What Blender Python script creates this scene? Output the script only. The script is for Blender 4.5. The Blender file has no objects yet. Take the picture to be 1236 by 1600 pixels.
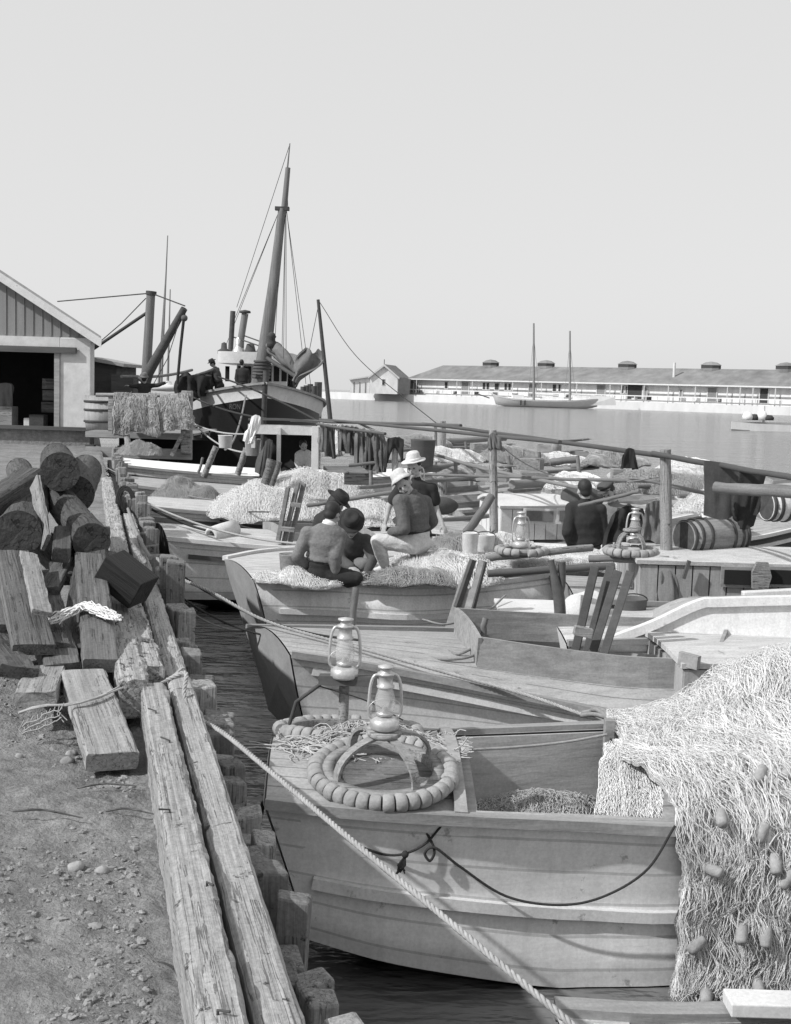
import bpy, bmesh, math, random
from mathutils import Vector as V, Matrix, Quaternion, noise
random.seed(11)
sc = bpy.context.scene
COL = sc.collection
R = math.radians
# ---------------------------------------------------------------- camera, sky, sun, exposure
CAMZ, FPX = 2.9, 1931.0            # eye height over the water, focal length in photo pixels (1236 x 1600)
PITCH, ROLL = math.atan(189/FPX), 0.030
cp, sp = math.cos(PITCH), math.sin(PITCH)
fw, up, rt = V((0, cp, -sp)), V((0, sp, cp)), V((1, 0, 0))
rt2 = rt*math.cos(ROLL)+up*math.sin(ROLL); up2 = up*math.cos(ROLL)-rt*math.sin(ROLL)
CR = Matrix((rt2, up2, -fw)).transposed()
cam = bpy.data.cameras.new('camera'); cam.sensor_fit = 'VERTICAL'; cam.sensor_height = 24
cam.lens = 24*FPX/1600; cam.clip_start = .1; cam.clip_end = 12000
co = bpy.data.objects.new('camera', cam); COL.objects.link(co)
co.matrix_world = Matrix.Translation((0, 0, CAMZ)) @ CR.to_4x4()
sc.camera = co
SUN_AZ, SUN_EL = math.atan2(-.87, -.44), R(40)   # from the left
w = bpy.data.worlds.new('World'); sc.world = w; w.use_nodes = True
nt = w.node_tree; nt.nodes.clear()
wo = nt.nodes.new('ShaderNodeOutputWorld'); bg = nt.nodes.new('ShaderNodeBackground')
sky = nt.nodes.new('ShaderNodeTexSky'); sky.sky_type = 'NISHITA'; sky.sun_disc = False
sky.sun_elevation = SUN_EL; sky.sun_rotation = SUN_AZ; sky.air_density = 1.0; sky.dust_density = 2.0; sky.ozone_density = 1.0
bw = nt.nodes.new('ShaderNodeRGBToBW'); mx = nt.nodes.new('ShaderNodeMix'); mx.data_type = 'FLOAT'
mx.inputs['Factor'].default_value = .82           # thin even overcast veil over the clear sky (black-and-white film)
mx.inputs['B'].default_value = 5.9
nt.links.new(sky.outputs[0], bw.inputs[0]); nt.links.new(bw.outputs[0], mx.inputs['A'])
nt.links.new(mx.outputs['Result'], bg.inputs['Color']); bg.inputs['Strength'].default_value = .112
nt.links.new(bg.outputs[0], wo.inputs[0])
sl = bpy.data.lights.new('sun', 'SUN'); sl.energy = 3.3; sl.angle = R(1.0); sl.color = (1, 1, 1)
so = bpy.data.objects.new('sun', sl); COL.objects.link(so)
sdir = V((math.sin(SUN_AZ)*math.cos(SUN_EL), math.cos(SUN_AZ)*math.cos(SUN_EL), math.sin(SUN_EL)))
so.rotation_euler = sdir.to_track_quat('Z', 'Y').to_euler(); so.location = (-20, 10, 30)
sc.view_settings.view_transform = 'Standard'; sc.view_settings.look = 'None'
sc.view_settings.exposure = .32; sc.view_settings.gamma = 1

# ---------------------------------------------------------------- helpers
def at(px, py, z=None, Y=None):
    d = CR @ V(((px-618)/FPX, (800-py)/FPX, -1))
    t = (z-CAMZ)/d.z if z is not None else Y/d.y
    return V((0, 0, CAMZ))+d*t
def rnd(a, b): return random.uniform(a, b)
def nz(p, s=1.0, o=0.0): return noise.noise(V(p)*s+V((o, o*1.7, o*.3)))
def frame_from(x, up=V((0, 0, 1))):
    x = V(x).normalized(); y = up.cross(x)
    if y.length < 1e-4: y = V((0, 1, 0)).cross(x)
    y.normalize(); z = x.cross(y)
    return Matrix((x, y, z)).transposed()
def crom(P, n):
    P = [V(p) for p in P]; out = []
    m = len(P)-1
    for i in range(n):
        t = i/(n-1)*m; k = min(int(t), m-1); f = t-k
        p0 = P[k-1] if k > 0 else P[k]*2-P[k+1]; p1, p2 = P[k], P[k+1]
        p3 = P[k+2] if k+2 <= m else P[m]*2-P[m-1]
        out.append(.5*((2*p1)+(p2-p0)*f+(2*p0-5*p1+4*p2-p3)*f*f+(3*p1-p0-3*p2+p3)*f**3))
    return out
class MB:
    def __init__(s): s.v = []; s.f = []; s.uv = []; s.sm = []
    def add(s, vs, fs, uvs=None, smooth=False):
        o = len(s.v); s.v += [V(p) for p in vs]
        for i, f in enumerate(fs):
            s.f.append([a+o for a in f]); s.sm.append(smooth)
            s.uv.append([uvs[a] for a in f] if uvs else None)
        return s
    def box(s, c, size, rot=None, jit=0, taper=(1, 1)):
        c = V(c); h = V(size)*.5; vs = []
        for sx in (-1, 1):
            for sy in (-1, 1):
                for sz in (-1, 1):
                    k = taper if sz > 0 else (1, 1)
                    p = V((sx*h.x*k[0], sy*h.y*k[1], sz*h.z))
                    if jit: p += V((rnd(-jit, jit), rnd(-jit, jit), rnd(-jit, jit)))
                    if rot is not None: p = rot @ p
                    vs.append(c+p)
        return s.add(vs, [(0, 1, 3, 2), (4, 6, 7, 5), (0, 4, 5, 1), (2, 3, 7, 6), (0, 2, 6, 4), (1, 5, 7, 3)])
    def bar(s, a, b, w, h, up=V((0, 0, 1))):
        a, b = V(a), V(b)
        return s.box((a+b)/2, ((b-a).length, w, h), frame_from(b-a, up))
    def tube(s, pts, r, n=8, cap=True, smooth=True):
        pts = [V(p) for p in pts]; m = len(pts)
        rs = r if isinstance(r, (list, tuple)) else [r]*m
        t0 = (pts[1]-pts[0]).normalized(); F = frame_from(t0); u = F.col[1].copy(); vs = []; uvs = []; L = 0
        for i in range(m):
            t = (pts[min(i+1, m-1)]-pts[max(i-1, 0)]);
            t = t.normalized() if t.length > 1e-9 else t0
            u = (u-t*u.dot(t));
            u = u.normalized() if u.length > 1e-6 else frame_from(t).col[1].copy()
            b = t.cross(u)
            if i: L += (pts[i]-pts[i-1]).length
            for k in range(n):
                a = 2*math.pi*k/n; vs.append(pts[i]+(u*math.cos(a)+b*math.sin(a))*rs[i]); uvs.append((L, k/n))
        fs = [(i*n+k, i*n+(k+1) % n, (i+1)*n+(k+1) % n, (i+1)*n+k) for i in range(m-1) for k in range(n)]
        s.add(vs, fs, uvs, smooth)
        if cap:
            s.add(vs[:n], [tuple(range(n-1, -1, -1))]); s.add(vs[-n:], [tuple(range(n))])
        return s
    def lathe(s, prof, M=None, n=16, smooth=True):
        M = M or Matrix.Identity(4); vs = []; m = len(prof)
        for r, z in prof:
            for k in range(n):
                a = 2*math.pi*k/n; vs.append(M @ V((r*math.cos(a), r*math.sin(a), z)))
        fs = [(i*n+k, i*n+(k+1) % n, (i+1)*n+(k+1) % n, (i+1)*n+k) for i in range(m-1) for k in range(n)]
        s.add(vs, fs, None, smooth)
        if prof[0][0] > 1e-4: s.add(vs[:n], [tuple(range(n-1, -1, -1))])
        if prof[-1][0] > 1e-4: s.add(vs[-n:], [tuple(range(n))])
        return s
    def grid(s, rows, uvs=None, smooth=True, flip=False):
        m, n = len(rows), len(rows[0]); vs = [p for r in rows for p in r]
        u2 = [q for r in uvs for q in r] if uvs else None
        fs = []
        for i in range(m-1):
            for k in range(n-1):
                q = (i*n+k, i*n+k+1, (i+1)*n+k+1, (i+1)*n+k)
                fs.append(q[::-1] if flip else q)
        return s.add(vs, fs, u2, smooth)
    def sheet(s, rows, th=.01):                      # a grid with thickness
        m, n = len(rows), len(rows[0]); back = []
        for i in range(m):
            rr = []
            for k in range(n):
                a = V(rows[min(i+1, m-1)][k])-V(rows[max(i-1, 0)][k]); b = V(rows[i][min(k+1, n-1)])-V(rows[i][max(k-1, 0)])
                c = a.cross(b); c = c.normalized() if c.length > 1e-9 else V((0, 0, 1))
                rr.append(V(rows[i][k])+c*th)
            back.append(rr)
        s.grid(rows, flip=False); s.grid(back, flip=True)
        for a, b in ((rows[0], back[0]), (rows[-1], back[-1]), ([r[0] for r in rows], [r[0] for r in back]), ([r[-1] for r in rows], [r[-1] for r in back])):
            s.grid([a, b])
        return s
    def ell(s, c, r, rot=None, n=12, m=8):
        c = V(c); r = V(r) if not isinstance(r, (int, float)) else V((r, r, r)); vs = []
        for i in range(m+1):
            th = math.pi*i/m
            for k in range(n):
                a = 2*math.pi*k/n
                p = V((r.x*math.sin(th)*math.cos(a), r.y*math.sin(th)*math.sin(a), r.z*math.cos(th)))
                if rot is not None: p = rot @ p
                vs.append(c+p)
        fs = [(i*n+k, (i+1)*n+k, (i+1)*n+(k+1) % n, i*n+(k+1) % n) for i in range(m) for k in range(n)]
        return s.add(vs, fs, None, True)
    def sweep(s, pts, w, h, upv=V((0, 0, 1)), smooth=False):
        pts = [V(p) for p in pts]; vs = []; uvs = []; m = len(pts); L = 0
        for i in range(m):
            t = (pts[min(i+1, m-1)]-pts[max(i-1, 0)]).normalized(); b = upv.cross(t).normalized(); u = t.cross(b)
            if i: L += (pts[i]-pts[i-1]).length
            for a, c in ((-1, -1), (1, -1), (1, 1), (-1, 1)):
                vs.append(pts[i]+b*a*w/2+u*c*h/2); uvs.append((L, .5))
        fs = [(i*4+k, i*4+(k+1) % 4, (i+1)*4+(k+1) % 4, (i+1)*4+k) for i in range(m-1) for k in range(4)]
        s.add(vs, fs, uvs, smooth); s.add(vs[:4], [(3, 2, 1, 0)]); s.add(vs[-4:], [(0, 1, 2, 3)])
        return s
    def prism(s, poly, d):                           # closed outline (list of points) extruded by vector d
        poly = [V(p) for p in poly]; n = len(poly); d = V(d)
        vs = poly+[p+d for p in poly]
        return s.add(vs, [tuple(range(n-1, -1, -1)), tuple(range(n, 2*n))]+[(i, (i+1) % n, n+(i+1) % n, n+i) for i in range(n)])
    def build(s, name, mat, parent=None, mw=None, world=False, bevel=0, kind=None):
        vs = s.v
        if parent is not None and world:
            r = parent
            while r.parent: r = r.parent
            inv = r.matrix_basis.inverted(); vs = [inv @ p for p in vs]
        elif parent is None and mw is None:           # world coordinates: put the origin at the base
            xs = [p.x for p in vs]; ys = [p.y for p in vs]
            o = V(((min(xs)+max(xs))/2, (min(ys)+max(ys))/2, min(p.z for p in vs)))
            vs = [p-o for p in vs]; mw = Matrix.Translation(o)
        me = bpy.data.meshes.new(name); me.from_pydata([tuple(p) for p in vs], [], s.f); me.update()
        for p, sm in zip(me.polygons, s.sm): p.use_smooth = sm
        if any(s.uv):
            ul = me.uv_layers.new(name='UVMap'); i = 0
            for f, u in zip(s.f, s.uv):
                for k in range(len(f)):
                    if u: ul.data[i].uv = u[k]
                    i += 1
        bm = bmesh.new(); bm.from_mesh(me); bmesh.ops.recalc_face_normals(bm, faces=bm.faces); bm.to_mesh(me); bm.free()
        me.materials.append(mat)
        o = bpy.data.objects.new(name, me); COL.objects.link(o)
        if mw is not None: o.matrix_basis = mw
        if parent is not None: o.parent = parent
        if bevel:
            b = o.modifiers.new('bevel', 'BEVEL'); b.width = bevel; b.segments = 2; b.limit_method = 'ANGLE'
        if kind: o['kind'] = kind
        return o
def tag(o, label, cat, group=None):
    o['label'] = label; o['category'] = cat
    if group: o['group'] = group
    return o
def thing(name, label, cat, loc=(0, 0, 0), rz=0, group=None, M=None):
    o = bpy.data.objects.new(name, None); COL.objects.link(o); o.empty_display_size = .2
    o.matrix_basis = M if M is not None else Matrix.Translation(V(loc)) @ Matrix.Rotation(rz, 4, 'Z')
    return tag(o, label, cat, group)
def dup(root, M, label=None):
    r = root.copy(); COL.objects.link(r); r.matrix_basis = M
    if label: r['label'] = label
    def rec(src, dst):
        for ch in list(src.children):
            c = ch.copy(); COL.objects.link(c); c.parent = dst
            rec(ch, c)
    rec(root, r)
    return r
# ---------------------------------------------------------------- grey procedural materials
MATS = {}
def mat(name, v, var=.25, scale=5, stretch=(1, 1, 1), rough=.8, bump=.25, bscale=None, seams=0, seamdark=.45, per=.0, patch=0, patchv=.1, pscale=3, metal=0, spec=.3, bdist=.01, crack=0, speck=.25, streak=0, scum=0):
    if name in MATS: return MATS[name]
    m = bpy.data.materials.new(name); m.use_nodes = True; n = m.node_tree.nodes; l = m.node_tree.links
    b = n['Principled BSDF']; b.inputs['Roughness'].default_value = rough; b.inputs['Metallic'].default_value = metal
    b.inputs['Specular IOR Level'].default_value = spec
    tc = n.new('ShaderNodeTexCoord'); mp = n.new('ShaderNodeMapping'); mp.inputs['Scale'].default_value = stretch
    l.new(tc.outputs['Object'], mp.inputs[0])
    if per:
        oi = n.new('ShaderNodeObjectInfo'); ad = n.new('ShaderNodeVectorMath'); ad.operation = 'ADD'
        sc_ = n.new('ShaderNodeMath'); sc_.operation = 'MULTIPLY'; sc_.inputs[1].default_value = 37
        l.new(oi.outputs['Random'], sc_.inputs[0]); l.new(mp.outputs[0], ad.inputs[0]); l.new(sc_.outputs[0], ad.inputs[1]); vec = ad.outputs[0]
        ai = n.new('ShaderNodeVectorMath'); ai.operation = 'ADD'; l.new(tc.outputs['Object'], ai.inputs[0]); l.new(sc_.outputs[0], ai.inputs[1]); ivec = ai.outputs[0]
    else: vec = mp.outputs[0]; ivec = tc.outputs['Object']
    def nse(s, d=8, r=.62, iso=False):
        t = n.new('ShaderNodeTexNoise'); t.inputs['Scale'].default_value = s; t.inputs['Detail'].default_value = d; t.inputs['Roughness'].default_value = r
        l.new(ivec if iso else vec, t.inputs['Vector']); return t.outputs[0]
    def mth(op, a, c):
        t = n.new('ShaderNodeMath'); t.operation = op
        for i, x in enumerate((a, c)):
            if isinstance(x, (int, float)): t.inputs[i].default_value = x
            else: l.new(x, t.inputs[i])
        return t.outputs[0]
    fine = nse(scale); big = nse(scale*.22, 4)
    k = mth('ADD', mth('MULTIPLY', mth('SUBTRACT', fine, .5), 2.2*var), mth('MULTIPLY', mth('SUBTRACT', big, .5), 1.6*var))
    val = mth('MULTIPLY', mth('ADD', k, 1.0), v)
    if speck: k2 = mth('MULTIPLY', mth('SUBTRACT', nse(55, 6, .7, True), .5), 3*speck); val = mth('MULTIPLY', val, mth('ADD', k2, 1.0))
    if per:
        val = mth('MULTIPLY', val, mth('ADD', mth('MULTIPLY', mth('SUBTRACT', oi.outputs['Random'], .5), 2*per), 1.0))
    h = fine if bscale is None else nse(bscale)
    if patch:
        pn = nse(pscale, 10, .72, True); rp = n.new('ShaderNodeMapRange'); rp.inputs['From Min'].default_value = 1-patch; rp.inputs['From Max'].default_value = 1-patch+.05
        l.new(pn, rp.inputs['Value']); mm = n.new('ShaderNodeMix'); mm.data_type = 'FLOAT'
        l.new(rp.outputs[0], mm.inputs['Factor']); l.new(val, mm.inputs['A']); mm.inputs['B'].default_value = patchv; val = mm.outputs['Result']
    if seams:
        uvn = n.new('ShaderNodeUVMap'); uvn.uv_map = 'UVMap'; sx = n.new('ShaderNodeSeparateXYZ'); l.new(uvn.outputs[0], sx.inputs[0])
        fr = mth('FRACT', mth('MULTIPLY', sx.outputs['Y'], seams), 0); ln = mth('LESS_THAN', mth('ABSOLUTE', mth('SUBTRACT', fr, .5), 0), .045)
        jn = mth('MULTIPLY', ln, mth('GREATER_THAN', big, .43))
        val = mth('MULTIPLY', val, mth('SUBTRACT', 1.0, mth('MULTIPLY', jn, seamdark)))
        h = mth('SUBTRACT', h, mth('MULTIPLY', ln, .6))
    if streak:                                         # rain and rust streaks running down the side
        ms = n.new('ShaderNodeMapping'); ms.inputs['Scale'].default_value = (7, 7, .7); l.new(tc.outputs['Object'], ms.inputs[0])
        ts = n.new('ShaderNodeTexNoise'); ts.inputs['Scale'].default_value = 2.2; ts.inputs['Detail'].default_value = 7; ts.inputs['Roughness'].default_value = .65; l.new(ms.outputs[0], ts.inputs['Vector'])
        val = mth('MULTIPLY', val, mth('ADD', mth('MULTIPLY', mth('SUBTRACT', ts.outputs[0], .5), 2*streak), 1.0))
    if scum:                                           # slimy band above the waterline
        u3 = n.new('ShaderNodeUVMap'); u3.uv_map = 'UVMap'; s3 = n.new('ShaderNodeSeparateXYZ'); l.new(u3.outputs[0], s3.inputs[0])
        edge = mth('ADD', s3.outputs['Y'], mth('MULTIPLY', mth('SUBTRACT', nse(3, 5, .6, True), .5), .25)); r3 = n.new('ShaderNodeMapRange'); r3.inputs['From Min'].default_value = .80; r3.inputs['From Max'].default_value = .92
        l.new(edge, r3.inputs['Value']); val = mth('MULTIPLY', val, mth('SUBTRACT', 1.0, mth('MULTIPLY', r3.outputs[0], scum)))
    if crack:
        ck = mth('LESS_THAN', mth('ABSOLUTE', mth('SUBTRACT', nse(scale*.55, 3, .5), .5), 0), .008*crack); cm_ = mth('MULTIPLY', ck, mth('GREATER_THAN', nse(3, 2, .5, True), .44))
        val = mth('MULTIPLY', val, mth('SUBTRACT', 1.0, mth('MULTIPLY', cm_, .55))); h = mth('SUBTRACT', h, mth('MULTIPLY', cm_, .8))
    val = mth('MAXIMUM', val, .008)
    cb = n.new('ShaderNodeCombineColor'); [l.new(val, cb.inputs[i]) for i in range(3)]
    l.new(cb.outputs[0], b.inputs['Base Color'])
    if bump:
        bp = n.new('ShaderNodeBump'); bp.inputs['Strength'].default_value = bump; bp.inputs['Distance'].default_value = bdist
        l.new(h, bp.inputs['Height']); l.new(bp.outputs[0], b.inputs['Normal'])
    MATS[name] = m
    return m
WG = (.12, 1, 1)
timber = mat('weathered timber', .31, .6, 70, (.02, 1, 1), .95, 1, per=.12, patch=.40, patchv=.05, pscale=11, bdist=.008, crack=1.6, speck=.45)
timber_pale = mat('pale split timber', .30, .6, 60, (.03, 1, 1), .95, 1, per=.15, patch=.42, patchv=.05, pscale=14, bdist=.008, crack=2, speck=.5)
plank_m = mat('old plank', .105, .7, 80, (.02, 1, 1), .95, 1, per=.35, patch=.34, patchv=.03, pscale=12, bdist=.006, crack=1.8, speck=.35)
plank_lt = mat('sawn plank', .26, .5, 70, (.025, 1, 1), .95, .9, per=.1, patch=.36, patchv=.09, pscale=10, bdist=.006, crack=1.4, speck=.35)
pile_m = mat('pile wood', .22, .6, 60, (1, 1, .03), .95, 1, per=.35, patch=.42, patchv=.04, pscale=9, bdist=.008, crack=1.6, speck=.45)
log_m = mat('log bark', .085, .7, 50, (.06, 1, 1), .95, 1, per=.2, patch=.36, patchv=.18, pscale=10, bdist=.012, crack=2, speck=.5)
logend = mat('log end grain', .065, .6, 20, (1, 1, 1), .95, .8, speck=.5, bdist=.02, crack=2.5)
black_m = mat('tarred wood', .018, .7, 40, (.05, 1, 1), .6, .8, patch=.36, patchv=.06, pscale=9)
dirt_m = mat('dirt', .215, .6, 9, (1, 1, 1), .95, 1.0, 45, bdist=.025, patch=.33, patchv=.30, pscale=4, speck=.5)
stone_m = mat('stone', .30, .4, 40, (1, 1, 1), .9, .5, per=.25)
white_b = mat('white boat paint', .78, .16, 6, (.3, 1, 1), .6, .25, seams=4, seamdark=.35, patch=.36, patchv=.36, pscale=7, streak=.25, scum=.45)
white_p = mat('white paint', .60, .2, 6, (1, 1, 1), .6, .2, patch=.37, patchv=.30, pscale=7)
ltgrey_b = mat('pale grey boat paint', .66, .2, 6, (.2, 1, 1), .6, .3, seams=4, seamdark=.35, patch=.36, patchv=.36, pscale=5, streak=.25, scum=.45)
hull1_m = mat('worn pale hull paint', .70, .16, 14, (.1, 1, 1), .65, .25, seams=5, seamdark=.28, patch=.38, patchv=.36, pscale=5, speck=.2, streak=.22, scum=.3)
grey_b = mat('grey boat paint', .30, .2, 5, (.3, 1, 1), .65, .25, seams=7, patch=.28, patchv=.15, pscale=8)
dk_b = mat('dark boat paint', .07, .3, 5, (.3, 1, 1), .6, .2, seams=7)
bottom_m = mat('antifouling', .02, .4, 5, (1, 1, 1), .7, .2)
deck_m = mat('grey deck', .34, .4, 20, (.25, 1, 1), .75, .3, seams=12, seamdark=.45, patch=.38, patchv=.17, pscale=5, speck=.35)
deck_w = mat('pale deck', .47, .4, 20, (.25, 1, 1), .75, .3, seams=12, seamdark=.45, patch=.38, patchv=.25, pscale=5, speck=.35)
wood_m = mat('boat wood', .26, .5, 20, WG, .8, .5, per=.1)
wood_v = mat('cabin boards', .33, .45, 18, (1, 1, .12), .8, .5, per=.1)
lining_m = mat('pale well boards', .44, .4, 18, WG, .8, .5)
wood_d = mat('dark boat wood', .085, .4, 12, WG, .8, .5, per=.2)
spar_m = mat('spar', .17, .6, 26, (.1, 1, 1), .7, .4, per=.15)
spar_v = mat('upright spar', .17, .6, 26, (1, 1, .06), .7, .4)
rope_m = mat('hemp rope', .34, .3, 40, (1, 1, 1), .95, .6, 60, bdist=.004)
rope_d = mat('dark rope', .035, .4, 30, (1, 1, 1), .9, .4)
rope_g = mat('grey rope', .22, .4, 30, (1, 1, 1), .95, .5)
cork_m = mat('cork', .31, .35, 18, (1, 1, 1), .95, .8, 40, patch=.34, patchv=.16, pscale=12, bdist=.006)
net_w = mat('white twine', .82, .25, 8, (1, 1, 1), .95, 0)
net_wc = mat('white net mass', .58, .5, 60, (1, 1, 1), 1, 1, 34, bdist=.05)
net_g = mat('tan twine', .42, .3, 8, (1, 1, 1), .95, 0)
net_gc = mat('tan net mass', .30, .6, 24, (1, 1, 1), 1, 1, 34, bdist=.05)
net_dc = mat('dark net mass', .11, .6, 24, (1, 1, 1), 1, 1, 34, bdist=.05)
rag_m = mat('white rag', .72, .15, 8, (1, 1, 1), .95, .5)
cloth_d = mat('dark cloth', .03, .5, 7, (1, 1, 1), .95, .5)
cloth_g = mat('grey cloth', .16, .35, 7, (1, 1, 1), .95, .5)
cloth_b = mat('faded cloth', .075, .4, 7, (1, 1, 1), .95, .5)
shirt_g = mat('grey shirt', .115, .3, 18, (1, 1, 1), .95, .7, 8, bdist=.05)
sweat_m = mat('knitted sweater', .175, .3, 30, (1, 1, 1), .95, .6, 9, bdist=.04)
khaki_m = mat('pale trousers', .56, .25, 16, (1, 1, 1), .95, .8, 9, bdist=.06)
skin_m = mat('skin', .36, .12, 12, (1, 1, 1), .55, .1)
hair_m = mat('dark hair', .03, .4, 30, (1, 1, 1), .6, .4)
straw_m = mat('straw hat', .55, .15, 40, (1, 1, 1), .9, .4)
hatd_m = mat('felt hat', .035, .3, 10, (1, 1, 1), .9, .3)
metal_m = mat('galvanised tin', .50, .3, 10, (1, 1, 1), .35, .1, metal=.35, spec=.6, patch=.33, patchv=.2, pscale=20)
iron_m = mat('rusty iron', .06, .5, 20, (1, 1, 1), .8, .5)
barrel_m = mat('barrel staves', .25, .5, 40, (.15, 1, 1), .8, .5)
barrel_e = mat('pale barrel head', .56, .2, 10, (1, 1, 1), .8, .4)
plaster_m = mat('plaster', .55, .3, 4, (1, 1, 1), .9, .5, 12, patch=.36, patchv=.33, pscale=2.2, speck=.2)
plinth_m = mat('rough plinth', .22, .6, 9, (1, 1, 1), .95, 1, 14, bdist=.04)
board_m = mat('gable boards', .23, .2, 8, (1, 1, .1), .85, .3)
roof_m = mat('tin roof', .30, .3, 12, (1, 1, 1), .7, .3)
farroof = mat('shingle roof', .19, .6, .35, (1, 1, 1), .9, .3, patch=.36, patchv=.25, pscale=.5)
farwall = mat('white boarded wall', .70, .3, 1, (1, 1, .3), .8, .1)
far_d = mat('far dark opening', .05, .3, 1, (1, 1, 1), .8, 0)
far_g = mat('far grey trim', .22, .3, 1, (1, 1, 1), .8, 0)
quay_m = mat('far quay concrete', .62, .25, .4, (1, 1, .4), .9, .3)
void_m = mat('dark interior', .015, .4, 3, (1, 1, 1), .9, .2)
tug_m = mat('black hull paint', .014, .4, 2, (1, 1, 1), .45, .1)
gl = bpy.data.materials.new('lamp glass'); gl.use_nodes = True
g_ = gl.node_tree; g_.nodes.clear(); go_ = g_.nodes.new('ShaderNodeOutputMaterial'); ga = g_.nodes.new('ShaderNodeBsdfTransparent'); gb = g_.nodes.new('ShaderNodeBsdfGlossy')
gb.inputs['Roughness'].default_value = .05; gf = g_.nodes.new('ShaderNodeFresnel'); gf.inputs['IOR'].default_value = 1.5; gm = g_.nodes.new('ShaderNodeMixShader'); ga.inputs['Color'].default_value = (.95, .95, .95, 1); gd = g_.nodes.new('ShaderNodeBsdfDiffuse'); gd.inputs['Color'].default_value = (.75, .75, .75, 1); gm2 = g_.nodes.new('ShaderNodeMixShader'); gm2.inputs[0].default_value = .3; g_.links.new(ga.outputs[0], gm2.inputs[1]); g_.links.new(gd.outputs[0], gm2.inputs[2])
gm.inputs[0].default_value = .10; g_.links.new(gm2.outputs[0], gm.inputs[1]); g_.links.new(gb.outputs[0], gm.inputs[2]); g_.links.new(gm.outputs[0], go_.inputs[0])
# ================================================================ SETTING: water, quay ground
def dock(Y, off=0.0): return V((.24-.25*Y+off, Y, 0))   # the quay edge line
wm = bpy.data.materials.new('harbour water'); wm.use_nodes = True
n = wm.node_tree.nodes; l = wm.node_tree.links; b = n['Principled BSDF']
b.inputs['Base Color'].default_value = (.15, .15, .15, 1); b.inputs['Roughness'].default_value = .12; b.inputs['IOR'].default_value = 1.33
tc = n.new('ShaderNodeTexCoord'); hs = []
for scl, amt, rot in ((.22, 1.6, .1), (.9, .6, .3), (3.2, .3, .9), (9, .13, -.4)):
    mp = n.new('ShaderNodeMapping'); mp.inputs['Scale'].default_value = (scl*.45, scl, 1); mp.inputs['Rotation'].default_value = (0, 0, rot*.35)
    l.new(tc.outputs['Object'], mp.inputs[0]); t = n.new('ShaderNodeTexNoise'); t.inputs['Scale'].default_value = 1; t.inputs['Detail'].default_value = 3
    l.new(mp.outputs[0], t.inputs['Vector']); q = n.new('ShaderNodeMath'); q.operation = 'MULTIPLY'; q.inputs[1].default_value = amt; l.new(t.outputs[0], q.inputs[0]); hs.append(q.outputs[0])
a1 = n.new('ShaderNodeMath'); a1.operation = 'ADD'; l.new(hs[0], a1.inputs[0]); l.new(hs[1], a1.inputs[1])
a2 = n.new('ShaderNodeMath'); a2.operation = 'ADD'; l.new(a1.outputs[0], a2.inputs[0]); l.new(hs[2], a2.inputs[1])
a3 = n.new('ShaderNodeMath'); a3.operation = 'ADD'; l.new(a2.outputs[0], a3.inputs[0]); l.new(hs[3], a3.inputs[1])
bp = n.new('ShaderNodeBump'); bp.inputs['Strength'].default_value = .8; bp.inputs['Distance'].default_value = .42
l.new(a3.outputs[0], bp.inputs['Height']); l.new(bp.outputs[0], b.inputs['Normal'])
MB().grid([[V((x, y, 0)) for x in (-4000, 4000)] for y in (-20, 9000)]).build('water', wm, mw=Matrix.Identity(4), kind='structure')
# quay ground: bumpy dirt sheet left of the edge line, with a vertical face
def gz(x, y): return 1.19+.035*nz((x, y, 0), 1.3)+.022*nz((x, y, 3), 4)+.012*nz((x, y, 5), 11)+.012*nz((x, y, 2), 24)+.006*nz((x, y, 9), 52)
rows = []
ys = [1.5+.02*i for i in range(300)]+[7.5+.15*i for i in range(30)]+[12+.6*i for i in range(60)]
for y in ys:
    r = []
    e = dock(y, .10).x
    for k in range(150):
        d = (k/149)**1.6*(5 if y < 11 else 40)
        x = e-d
        z = gz(x, y)
        if d < .04: z = 1.17
        r.append(V((x, y, z)))
    rows.append(r)
g = MB().grid(rows); edge = [r[0] for r in rows]
g.grid([edge, [V((p.x, p.y, -1)) for p in edge]])
far_e = [r[-1] for r in rows]
g.build('quay_ground', dirt_m, mw=Matrix.Identity(4), kind='structure')
MB().grid([[V((x, y, 1.12)) for x in (-60, dock(y).x-1.2)] for y in (-.6, 8, 16, 24, 33)]).build('ground', dirt_m, mw=Matrix.Identity(4), kind='structure')
# gravel lying on the dirt
g = MB()
for i in range(42000):
    y = 2.6+5.5*random.random()**1.2; d = random.random()**.9*3.0+.05
    x = dock(y, .0).x-d
    if nz((x, y, 1), .9)+.55*nz((x, y, 7), 3.1) < rnd(-.15, .42)-.4*math.exp(-d/.3): continue
    s = .003+.013*random.random()**4
    z = gz(x, y)
    if x < -3.2: continue
    j = len(g.v); g.ell((x, y, z+s*.1), (s*rnd(.8, 1.6), s*rnd(.6, 1.2), s*rnd(.4, .75)), Matrix.Rotation(rnd(0, 3), 3, 'Z') @ Matrix.Rotation(rnd(-.5, .5), 3, 'X'), 7, 5)
    for q in g.v[j:]: q += (q-V((x, y, z)))*rnd(-.28, .28)
    for q in range(len(g.sm)-35, len(g.sm)): g.sm[q] = False
o = g.build('gravel', stone_m, mw=Matrix.Identity(4), kind='stuff'); tag(o, 'loose pebbles scattered over the dirt of the quay', 'gravel')
o = None
STONES = [(105, 1187, .032, 'pale rounded stone on the dirt left of the thick foreground plank'), (112, 1170, .022, 'small pale stone just behind the rounded one by the foreground plank'), (118, 1357, .024, 'light stone lying alone in the middle of the gravel'), (160, 1365, .02, 'squat stone right of the lone light stone on the gravel'), (30, 1176, .017, 'small white stone at the left edge of the dirt')]
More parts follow.
